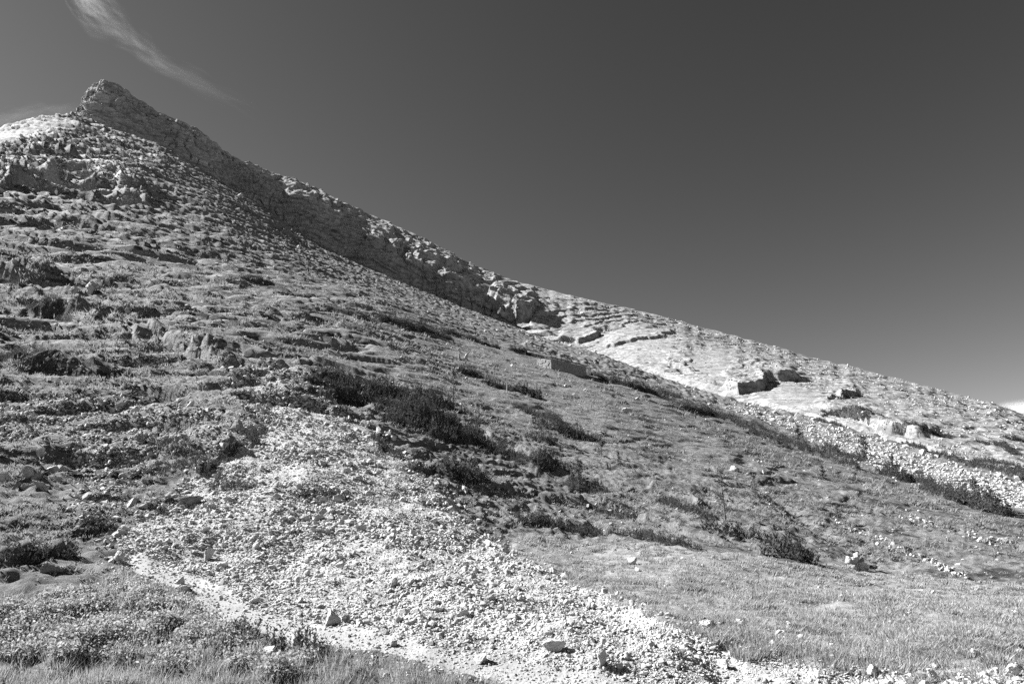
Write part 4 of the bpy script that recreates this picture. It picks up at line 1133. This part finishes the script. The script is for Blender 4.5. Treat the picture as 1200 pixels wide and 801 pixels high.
TH_ = 'pines of the big thicket above the scree'
ROW = 'pines in the long row down the far side of the slope'
S_ = [
    ([(372, 448), (405, 452)], .7, .55, 'heath', 'small dark shrub clump at the upper tip of the big pine thicket', None),
    ([(392, 452), (440, 462)], 1.5, 1.9, 'pine', 'dark pine clump at the uphill end of the big thicket', TH_),
    ([(408, 470), (452, 474)], 1.3, 1.7, 'pine', 'dense pine clump with spiky front at the lower uphill corner of the thicket', TH_),
    ([(440, 458), (500, 470)], 1.8, 1.9, 'pine', 'mid-grey pine clump along the top edge of the big thicket', TH_),
    ([(470, 486), (530, 494)], 2.0, 2.3, 'pine', 'tallest pine clump in the heart of the big thicket', TH_),
    ([(458, 494), (506, 506)], 1.0, 1.2, 'pine', 'long low pine strip along the foot of the big thicket', TH_),
    ([(500, 474), (536, 482)], 1.3, 1.8, 'pine', 'black shaded pine clump at the back of the big thicket', TH_),
    ([(512, 508), (562, 518)], 1.0, 1.5, 'pine', 'pine strip trailing away downhill from the big thicket', TH_),
    ([(562, 520), (600, 536)], .9, 1.0, 'heath', 'greyish leafy shrub strip below the trailing pine strip', None),
    ([(600, 538), (634, 548)], .8, .8, 'heath', 'dark-footed shrub between the grey strip and the lone larches', None),
    ([(634, 546), (668, 553)], .7, .9, 'pine', 'low dark pine tuft ending the trailing shrub chain', None),
    ([(576, 450), (600, 458), (630, 466)], .9, 1.7, 'pine', 'dark pine strip with the pale dead pole at its edge', None),
    ([(538, 434), (560, 440)], .8, 1.1, 'pine', 'dark pine bush under the pair of upright rocks', None),
    ([(614, 480), (648, 492)], 1.2, 1.4, 'heath', 'grey shrub strip leading down to the forked pine patch', None),
    ([(640, 500), (664, 508)], 1.3, 1.9, 'pine', 'black-shadowed head of the forked pine patch', None),
    ([(660, 502), (695, 516)], .9, 1.4, 'pine', 'long lower arm of the forked pine patch', None),
    ([(626, 516), (648, 522)], .9, 1.1, 'heath', 'small shrub with a long shadow below the forked pine patch', None),
    ([(388, 364), (420, 372), (442, 380)], 1.0, 1.3, 'heath', 'lone dark shrub strip high on the open slope', None),
    ([(448, 374), (485, 386), (525, 398)], 1.3, 1.7, 'pine', 'long dark pine strip high on the slope', None),
    ([(520, 390), (550, 398), (582, 408)], 1.2, 1.5, 'pine', 'pine strip continuing downhill from the long high strip', None),
    ([(598, 410), (618, 415), (638, 421)], 1.0, 1.8, 'pine', 'dark pine strip uphill of the stone shelter', None),
    ([(692, 440), (708, 444)], 1.0, 1.8, 'pine', 'black pine bush against the lower corner of the stone shelter', None),
    ([(708, 446), (740, 454), (768, 462)], 1.4, 2.1, 'pine', 'long dark pine strip below the stone shelter', None),
    ([(772, 462), (798, 466)], 1.0, 1.5, 'dry', 'loose grey shrub at the end of the strip below the shelter', None),
    ([(800, 478), (832, 486)], 1.2, 1.9, 'pine', 'topmost pine of the long row', ROW),
    ([(834, 486), (866, 498)], 1.3, 2.0, 'pine', 'second pine of the long row counted from the shelter', ROW),
    ([(864, 498), (884, 508)], 1.0, 1.8, 'pine', 'dense pine of the long row just above its first gap', ROW),
    ([(886, 500), (916, 512)], 1.3, 1.9, 'heath', 'paler shrub standing behind the long pine row', None),
    ([(884, 510), (920, 524)], 1.0, 1.7, 'pine', 'narrow pine on the near side of the long row', ROW),
    ([(918, 518), (946, 530)], 1.1, 1.7, 'pine', 'middle pine of the long row next to a grey larch bush', ROW),
    ([(946, 530), (1004, 550)], 1.1, 1.9, 'pine', 'longest pine strip of the row with a slanting shadow', ROW),
    ([(970, 528), (1008, 540)], 1.2, 1.8, 'pine', 'pine strip behind the longest strip of the row', ROW),
    ([(1036, 556), (1058, 564)], 1.0, 2.0, 'dry', 'loose pale shrub in the gap of the long pine row', None),
    ([(1060, 560), (1090, 570)], 1.0, 1.8, 'pine', 'dark pine beyond the loose pale shrub in the row', ROW),
    ([(1086, 574), (1128, 590)], .9, 1.5, 'pine', 'low pine strip near the bottom of the long row', ROW),
    ([(1124, 588), (1176, 604)], 1.0, 1.9, 'dry', 'bushy pale shrub closing the long row at its foot', None),
    ([(614, 612), (642, 618)], .5, .5, 'heath', 'small dark heath tuft on the lower turf above the scree edge', None),
    ([(642, 618), (692, 624)], .6, .55, 'heath', 'broad dark heath cushion on the lower turf', None),
    ([(720, 624), (750, 630)], .35, .4, 'heath', 'dark heath strip beyond the broad cushion', None),
    ([(752, 630), (808, 641)], .45, .45, 'heath', 'long dark heath strip along the edge of the meadow', None),
    ([(700, 596), (742, 608)], .4, .5, 'heath', 'thin heath line above the strips at the meadow edge', None),
    ([(775, 590), (830, 606)], .45, .6, 'heath', 'heath line leading down to the lone larch', None),
    ([(840, 622), (870, 630), (912, 636)], .6, .55, 'pine', 'low black pine mat at the foot of the lone larch', None),
    ([(908, 652), (936, 656)], .6, .7, 'dry', 'straw-coloured shrub on the meadow past the black pine mat', None),
    ([(672, 572), (700, 576)], .8, 1.1, 'heath', 'rounded shrub under the twin-stemmed young larch', None),
    ([(526, 556), (560, 562)], .7, .8, 'dry', 'pale feathery shrub on the turf near the scree head', None),
    ([(0, 418), (30, 422), (52, 424)], 1.3, 1.7, 'heath', 'fuzzy dark bush alone on the terraces at the picture edge', None),
    ([(40, 360), (64, 366), (84, 370)], .9, .7, 'heath', 'dark shrub strip below the triangular rock outcrop', None),
    ([(0, 328), (30, 334)], 1.0, .9, 'heath', 'dark shrub on the high terraces by the picture edge', None),
    ([(284, 326), (316, 332)], 1.0, 1.2, 'heath', 'small dark shrub high on the bare open slope', None),
    ([(4, 648), (40, 654)], .22, .14, 'heath', 'dark heath cushion on the low bank at the picture edge', None),
    ([(44, 650), (82, 654)], .2, .13, 'heath', 'leafy heath cushion beside the cushion at the picture edge', None),
    ([(102, 618), (124, 622)], .25, .22, 'heath', 'little dark heath tuft casting a long shadow on grass', None),
    ([(254, 570), (290, 572)], .4, .35, 'heath', 'round grey-green shrub growing alone in the scree', None),
    ([(350, 580), (400, 582)], .3, .15, 'heath', 'flat sparse plant mat in the upper scree', None),
    ([(168, 518), (208, 522)], .4, .25, 'heath', 'low dark heath on the turf above the rubble', None),
    ([(188, 548), (238, 552)], .3, .28, 'heath', 'dark heath fringe overhanging the scree edge', None),
    ([(244, 542), (280, 522)], .25, .25, 'heath', 'heath fringe climbing along the scree edge', None),
    ([(288, 750), (306, 757)], .35, .35, 'heath', 'dark heath clump beside the half-sunk pale boulder', None),
    ([(340, 764), (372, 768)], .3, .3, 'heath', 'low leafy clump by the footpath above the grass edge', None),
    ([(440, 515), (466, 535)], .3, .3, 'heath', 'dark heath rim on the far side of the scree head', None),
]
for pts, hw, H, kind, lab, grp in S_: shrub(pts, hw, H, kind, lab, grp)

# the pines on the crest and on the far ridge
rr_lookup = np.hypot(XR, YR)
def hit_far(px, py):
    th, te = ray(px, py)
    c = int(np.clip(np.searchsorted(TF, th), 0, NF - 1))
    e = (ZR[:, c] - CAMZ) / rr_lookup[:, c]
    ok = np.nonzero((e >= te) & (np.arange(NW) > 25))[0]
    i = int(ok[0]) if len(ok) else int(np.argmax(e))
    return float(XR[i, c]), float(YR[i, c]), float(rr_lookup[i, c])
def ground_far(x, y):
    x = np.asarray(x, float); y = np.asarray(y, float)
    th = np.arctan2(x, y); r = np.hypot(x, y); c = np.clip(np.searchsorted(TF, th), 0, NF - 1)
    return np.array([np.interp(rq, rr_lookup[:580, cq], ZR[:580, cq]) for rq, cq in zip(np.atleast_1d(r), np.atleast_1d(c))]) if x.ndim else float(np.interp(r, rr_lookup[:580, int(c)], ZR[:580, int(c)]))
FARP = [([(962, 482), (985, 484), (1012, 486)], 4.0, 4.5, 'dark flat pine patch below the far ledge'), ([(1004, 478), (1034, 488)], 3.0, 2.6, 'thin pine patch trailing behind the far ledge'),
        ([(1000, 490), (1018, 492)], 2.5, 2.2, 'small pine patch just under the flat patch of the far ledge'),
        ([(1048, 503), (1080, 506)], 3.0, 3.2, 'wide pine patch on the pale ridge rocks'), ([(1080, 506), (1112, 512)], 3.0, 3.2, 'pine patch above the dark notch in the ridge rocks'),
        ([(1096, 474), (1118, 478)], 3.0, 2.4, 'lone lens-shaped pine patch high on the pale ridge'), ([(1142, 540), (1190, 548)], 3.0, 3.2, 'dark pine patch beside the grassy lip of the far slope'),
        ([(1168, 520), (1192, 534)], 4.0, 3.8, 'steep pine patch low on the far ridge'), ([(1180, 514), (1215, 520)], 4.0, 3.6, 'pine patch leaving the picture on the far ridge'),
        ([(1145, 516), (1166, 522)], 2.5, 2.4, 'small round pine patch between the two low ridge patches'), ([(1188, 552), (1210, 556)], 3.0, 3.0, 'pine patch in the corner under the far ridge'),
        ([(1120, 500), (1104, 496)][::-1], 2.0, 1.6, 'tiny pine patch above the wide patch on the ridge')]
for pts, hw, H, lab in FARP:
    shrub(pts, hw * .3, H * .34, 'pine', lab, 'pine patches on the far ridge', hit_far, ground_far, 1.5, 1300)
for pts, hw, H, lab in [([(1100, 534), (1150, 548)], 1.3, 2.0, 'upper pine strip along the grassy lip before the far ridge'), ([(1150, 548), (1204, 564)], 1.3, 2.2, 'lower pine strip along the grassy lip before the far ridge'),
                        ([(960, 492), (985, 500)], .9, 1.2, 'short pine strip on the lip above the boulder field'), ([(1060, 520), (1084, 528)], .9, 1.2, 'small dark pine on the lip above the boulder field')]:
    shrub(pts, hw, H, 'pine', lab, 'pines along the grassy lip', scale=1.4)

# ------------------------------------------------------------------ young larches
def tube(pts, rad, sides=6):
    V, F = [], []
    for k, (p, r_) in enumerate(zip(pts, rad)):
        for s in range(sides):
            a = 2 * math.pi * s / sides
            V.append((p[0] + r_ * math.cos(a), p[1] + r_ * math.sin(a), p[2]))
    for k in range(len(pts) - 1):
        for s in range(sides):
            a = k * sides + s; b = k * sides + (s + 1) % sides
            F += [(a, b, b + sides), (a, b + sides, a + sides)]
    return np.array(V), np.array(F)

def larch(px, py, hpx, label, dens=1.0, wide=.30, group=None):
    x, y, r = hit_grid(px, py)
    H = hpx * r * 1.04 / 800
    root = empty('young_larch', (x, y, float(ground(x, y)) - .05))
    tag(root, label, 'larch tree', group)
    bend = rng.normal(0, .05, 2)
    ts = np.linspace(0, 1, 9)
    tp = [(bend[0] * H * t_ ** 2, bend[1] * H * t_ ** 2, H * t_) for t_ in ts]
    wmin = .45 * r / 800
    parts = [tube(tp, [max(H * .018 * (1 - .85 * t_), wmin * .7) for t_ in ts])]
    cen = []
    nb = int(20 * dens) + 7
    for k in range(nb):
        t_ = rng.uniform(.12, .97); a = rng.uniform(0, 6.28)
        L = H * wide * (1.05 - t_) * rng.uniform(.5, 1.1) + .04 * H
        p0 = np.array([bend[0] * H * t_ ** 2, bend[1] * H * t_ ** 2, H * t_])
        up = rng.uniform(.0, .55)
        p1 = p0 + np.array([math.cos(a), math.sin(a), up]) * L
        v, f = tube([p0, (p0 + p1) / 2 + [0, 0, .03 * L], p1], [wmin * .55, wmin * .42, wmin * .25], 3)
        parts.append((v, f))
        m_ = rng.random((int(4 * dens) + 2))
        cen.append(p0[None] + (p1 - p0)[None] * m_[:, None] + rng.normal(0, .02 * H, (len(m_), 3)))
    tr = link('trunk', mesh_np('trunk', *merge(parts), M['bark']), parent=root)
    c = np.concatenate(cen); n = len(c); K = 4; N = n * K
    b = np.repeat(c, K, 0); d = rng.normal(size=(N, 3)); d /= np.linalg.norm(d, axis=1)[:, None]
    e = np.cross(d, rng.normal(size=(N, 3))); e /= np.linalg.norm(e, axis=1)[:, None]
    L = (H * .03 + .8 * r / 800) * rng.uniform(.6, 1.2, N); w_ = L * .3
    V = np.stack([b - e * w_[:, None], b + e * w_[:, None], b + d * L[:, None]], 1).reshape(-1, 3)
    link('crown', mesh_np('crown', V, np.arange(3 * N).reshape(-1, 3), M['larch']), parent=root)
for a in [(850, 610, 56, 'lone tall thin larch rising from the black pine mat', .8, .26), (531, 472, 42, 'young larch at the back edge of the big pine thicket', .9, .3),
          (678, 572, 34, 'twin-stemmed young larch over its rounded shrub', 1.0, .34), (670, 570, 26, 'shorter stem beside the twin-stemmed young larch', .8, .3),
          (705, 534, 26, 'small grey larch casting a shadow on the open turf', 1.2, .36), (634, 512, 30, 'feathery larch beside the forked pine patch', 1.1, .32),
          (886, 586, 30, 'faint small larch on the turf downhill of the lone tall larch', .7, .28), (458, 408, 16, 'tiny larch on the upper terraces above the thicket', 1.0, .4),
          (1016, 542, 28, 'bushy larch standing in the long pine row', 1.6, .42), (936, 520, 20, 'small bushy larch by the middle pine of the row', 1.3, .4),
          (1048, 560, 22, 'bushy larch over the loose pale shrub of the row', 1.4, .42), (1148, 598, 28, 'grey bushy larch in the closing shrub of the row', 1.5, .42),
          (1165, 602, 26, 'last bushy larch at the foot of the long row', 1.5, .42), (965, 560, 14, 'tiny larch below the longest pine strip', 1.0, .4),
          (560, 500, 22, 'slender larch beside the trailing pine strip', .7, .3), (725, 545, 16, 'tiny larch below the small grey larch', 1.0, .4), (983, 612, 18, 'small larch on the dark turf above the gully rocks', 1.0, .36)]:
    larch(*a)
x, y, r = hit_grid(594, 460)
o = link('dead_pole', mesh_np('dead_pole', *tube([(0, 0, -.2), (.02, 0, 1.2), (.06, .02, 20 * r * 1.04 / 800)], [.05 * r / 60, .045 * r / 60, .02 * r / 60], 7), M['dead']), (x, y, float(ground(x, y))))
tag(o, 'pale bare dead pole standing in the dark pine strip', 'dead tree')

# ------------------------------------------------------------------ clouds
def cloud(name, px, py, rng_m, lx, ly, lz, tilt, dens, label, noisesc, thr, bendk=0.0, head=True, seed=0.0, width=.5):
    th, te = ray(px, py)
    c = Vector((rng_m * math.sin(th), rng_m * math.cos(th), CAMZ + rng_m * float(te)))
    v, f = ico(3)
    o = link(name, mesh_np(name, v, f, None, True), c)
    o.scale = (lx, ly, lz)
    o.rotation_euler = (0, tilt, -float(th))
    m, nt, out = new_mat(name + '_vapour')
    tc = nt.nodes.new('ShaderNodeTexCoord')
    sx = nt.nodes.new('ShaderNodeSeparateXYZ'); nt.links.new(tc.outputs['Object'], sx.inputs[0])
    def mth(op, a, b=None):
        n = nd(nt, 'ShaderNodeMath', operation=op)
        for i, q_ in enumerate((a, b)):
            if q_ is None: continue
            if isinstance(q_, (int, float)): n.inputs[i].default_value = q_
            else: nt.links.new(q_, n.inputs[i])
        return n.outputs[0]
    X, Y, Zz = sx.outputs
    x2 = mth('MULTIPLY', X, X)
    Zb = mth('ADD', Zz, mth('MULTIPLY', mth('SUBTRACT', 1.0, x2), bendk))
    r2 = mth('ADD', x2, mth('ADD', mth('MULTIPLY', Y, Y), mth('MULTIPLY', Zz, Zz)))
    wz = mth('DIVIDE', Zb, width)
    fall = mth('MULTIPLY', mth('MAXIMUM', mth('SUBTRACT', 1.0, r2), 0.0), mth('EXPONENT', mth('MULTIPLY', mth('MULTIPLY', wz, wz), -1.0)))
    cb = nt.nodes.new('ShaderNodeCombineXYZ')
    for i, (q_, s) in enumerate(zip((X, Y, Zb), noisesc)):
        nt.links.new(mth('ADD', mth('MULTIPLY', q_, s), seed), cb.inputs[i])
    nz = nd(nt, 'ShaderNodeTexNoise', i_Scale=1.0, i_Detail=4, i_Roughness=.55, i_Distortion=1.6)
    nt.links.new(cb.outputs[0], nz.inputs['Vector'])
    g = mth('MAXIMUM', mth('SUBTRACT', nz.outputs['Fac'], thr), 0.0)
    dn = mth('MULTIPLY', mth('MULTIPLY', g, fall), dens)
    if head:
        hd = mth('POWER', mth('MAXIMUM', mth('ADD', mth('MULTIPLY', X, -.5), .5), 0.0), 2.2)
        dn = mth('MULTIPLY', dn, mth('ADD', mth('MULTIPLY', hd, 1.6), .12))
    pv = nt.nodes.new('ShaderNodeVolumePrincipled')
    pv.inputs['Color'].default_value = (1, 1, 1, 1); pv.inputs['Anisotropy'].default_value = .2
    nt.links.new(dn, pv.inputs['Density'])
    nt.links.new(pv.outputs[0], out.inputs['Volume'])
    o.data.materials.append(m)
    return tag(o, label, 'cloud')
def fibre_cloud(name, guide, rng_m, n, sig, wid, alpha, label, lens, headw):
    """Cirrus as hundreds of long thin ice-fall fibres, each a closed flattened tube, drawn out along a guide curve."""
    g = np.array(guide, float)
    th, te = ray(g[:, 0], g[:, 1])
    tt = np.linspace(0, 1, len(g))
    def pos(t_, off, dep):
        px = pchip1(tt, g[:, 0], t_); py = pchip1(tt, g[:, 1], t_)
        e_ = .01
        dx = pchip1(tt, g[:, 0], np.clip(t_ + e_, 0, 1)) - pchip1(tt, g[:, 0], np.clip(t_ - e_, 0, 1)); dy = pchip1(tt, g[:, 1], np.clip(t_ + e_, 0, 1)) - pchip1(tt, g[:, 1], np.clip(t_ - e_, 0, 1))
        L = np.hypot(dx, dy) + 1e-6
        a, e = ray(px - dy / L * off, py + dx / L * off)
        R = rng_m + dep
        return np.stack([R * np.sin(a), R * np.cos(a), CAMZ + R * e], -1)
    VV, FF, AA, off_ = [], [], [], 0
    NS = 26
    for k in range(n):
        t0 = rng.random() ** headw * .85; ln = rng.uniform(*lens)
        t_ = np.clip(np.linspace(t0 - ln * .3, t0 + ln * .7, NS), 0, 1)
        if t_[-1] - t_[0] < .04: continue
        sg = np.interp(t_, np.linspace(0, 1, len(sig)), sig)
        o1 = rng.normal(); o2 = o1 * rng.uniform(.3, .9) + rng.normal(0, .25)
        off = (o1 + (o2 - o1) * np.linspace(0, 1, NS)) * sg + 1.6 * pn(t_ * 9, np.full(NS, k * 3.7), 1.) * sg * .5
        dep = rng.uniform(-160, 160)
        w_ = rng.uniform(*wid) * np.sin(np.linspace(.02, math.pi - .02, NS)) ** .7
        c0 = pos(t_, off - w_ * .5, dep); c1 = pos(t_, off + w_ * .5, dep)
        cm = pos(t_, off, dep - 6); cb_ = pos(t_, off, dep + 6)
        ring = np.stack([c0, cm, c1, cb_], 1)
        VV.append(ring.reshape(-1, 3))
        fade = np.sin(np.linspace(0, math.pi, NS)) ** 1.3 * rng.uniform(.4, 1.3) * np.interp(t0, [0, .25, 1], [1.7, .8, .35])
        AA.append(np.repeat(fade * alpha, 4))
        for i_ in range(NS - 1):
            for q_ in range(4):
                a = off_ + i_ * 4 + q_; b2 = off_ + i_ * 4 + (q_ + 1) % 4
                FF.append((a, b2, b2 + 4, a + 4))
        off_ += NS * 4
    V = np.concatenate(VV); o0 = V.mean(0)
    m, nt, out = new_mat(name + '_ice')
    df = nt.nodes.new('ShaderNodeBsdfTranslucent'); d2 = nt.nodes.new('ShaderNodeBsdfDiffuse'); tp = nt.nodes.new('ShaderNodeBsdfTransparent')
    df.inputs[0].default_value = d2.inputs[0].default_value = (.95, .95, .95, 1)
    mx1 = nt.nodes.new('ShaderNodeMixShader'); nt.links.new(df.outputs[0], mx1.inputs[1]); nt.links.new(d2.outputs[0], mx1.inputs[2])
    mx = nt.nodes.new('ShaderNodeMixShader'); nt.links.new(attr(nt, 'thin'), mx.inputs[0])
    nt.links.new(tp.outputs[0], mx.inputs[1]); nt.links.new(mx1.outputs[0], mx.inputs[2]); nt.links.new(mx.outputs[0], out.inputs['Surface'])
    me = mesh_np(name, V - o0, np.array(FF), m, True, {'thin': np.concatenate(AA)})
    return tag(link(name, me, tuple(o0)), label, 'cloud')
fibre_cloud('cirrus_cloud', [(88, -16), (104, 2), (120, 17), (140, 34), (158, 50), (174, 64), (192, 77), (218, 91), (252, 108), (302, 136)], 3000, 400, [8, 11, 10, 7, 6, 6, 8, 11], (2.5, 8.0), .0030,
            'thin wispy cirrus cloud trailing down the sky above the peak', (.10, .30), 1.7)
fibre_cloud('faint_cloud', [(-40, 150), (0, 142), (35, 134), (65, 130), (95, 128)], 3400, 110, [7, 7, 6, 4], (3.0, 9.0), .0018, 'very faint cloud streak low beside the peak', (.2, .5), 1.0)
cloud('low_cloud', 1200, 478, 6000, 210, 160, 75, 0, .03, 'small bright cloud peeping over the far end of the ridge', (2.0, 2.0, 2.0), .36, 0, False, 1.3, .6)

# ------------------------------------------------------------------ camera, sun, sky
cd = bpy.data.cameras.new('camera'); cam = bpy.data.objects.new('camera', cd); COL.objects.link(cam)
cd.sensor_width = 36.0; cd.lens = 24.0; cd.clip_start = .1; cd.clip_end = 30000
cam.location = (0, 0, CAMZ); cam.rotation_euler = (math.pi / 2 + PITCH, 0, 0)
scene.camera = cam

SUN_AZ, SUN_EL = math.radians(-79), math.radians(37)
sd = bpy.data.lights.new('sun', 'SUN'); sd.energy = 5.0; sd.angle = math.radians(.5); sd.color = (1, 1, 1)
sun = bpy.data.objects.new('sun', sd); COL.objects.link(sun)
dirv = Vector((math.sin(SUN_AZ) * math.cos(SUN_EL), math.cos(SUN_AZ) * math.cos(SUN_EL), math.sin(SUN_EL)))
sun.rotation_euler = dirv.to_track_quat('Z', 'Y').to_euler()

w = bpy.data.worlds.new('World'); scene.world = w; w.use_nodes = True
nt = w.node_tree; nt.nodes.clear()
sky = nt.nodes.new('ShaderNodeTexSky'); sky.sky_type = 'NISHITA'; sky.sun_disc = False
sky.sun_elevation = SUN_EL; sky.sun_rotation = SUN_AZ; sky.altitude = 1800; sky.air_density = .5; sky.dust_density = .2; sky.ozone_density = 1.0
sep = nt.nodes.new('ShaderNodeSeparateColor'); nt.links.new(sky.outputs[0], sep.inputs[0])
bg = nt.nodes.new('ShaderNodeBackground'); bg.inputs['Strength'].default_value = .0505
# a black-and-white picture taken through a red filter: only the red of the sky counts
pw = nt.nodes.new('ShaderNodeMath'); pw.operation = 'POWER'; pw.inputs[1].default_value = 1.5
nt.links.new(sep.outputs['Red'], pw.inputs[0]); nt.links.new(pw.outputs[0], bg.inputs['Color'])
wo = nt.nodes.new('ShaderNodeOutputWorld'); nt.links.new(bg.outputs[0], wo.inputs['Surface'])

vs = scene.view_settings
vs.view_transform = 'Standard'; vs.look = 'None'; vs.gamma = 1.0; vs.use_curve_mapping = False; vs.exposure = 2.18
cy = scene.cycles
cy.max_bounces = 5; cy.diffuse_bounces = 1; cy.glossy_bounces = 1; cy.transmission_bounces = 3; cy.transparent_max_bounces = 300; cy.volume_bounces = 1; cy.volume_max_steps = 96
cy.use_adaptive_sampling = True; cy.adaptive_threshold = .01; cy.use_denoising = False
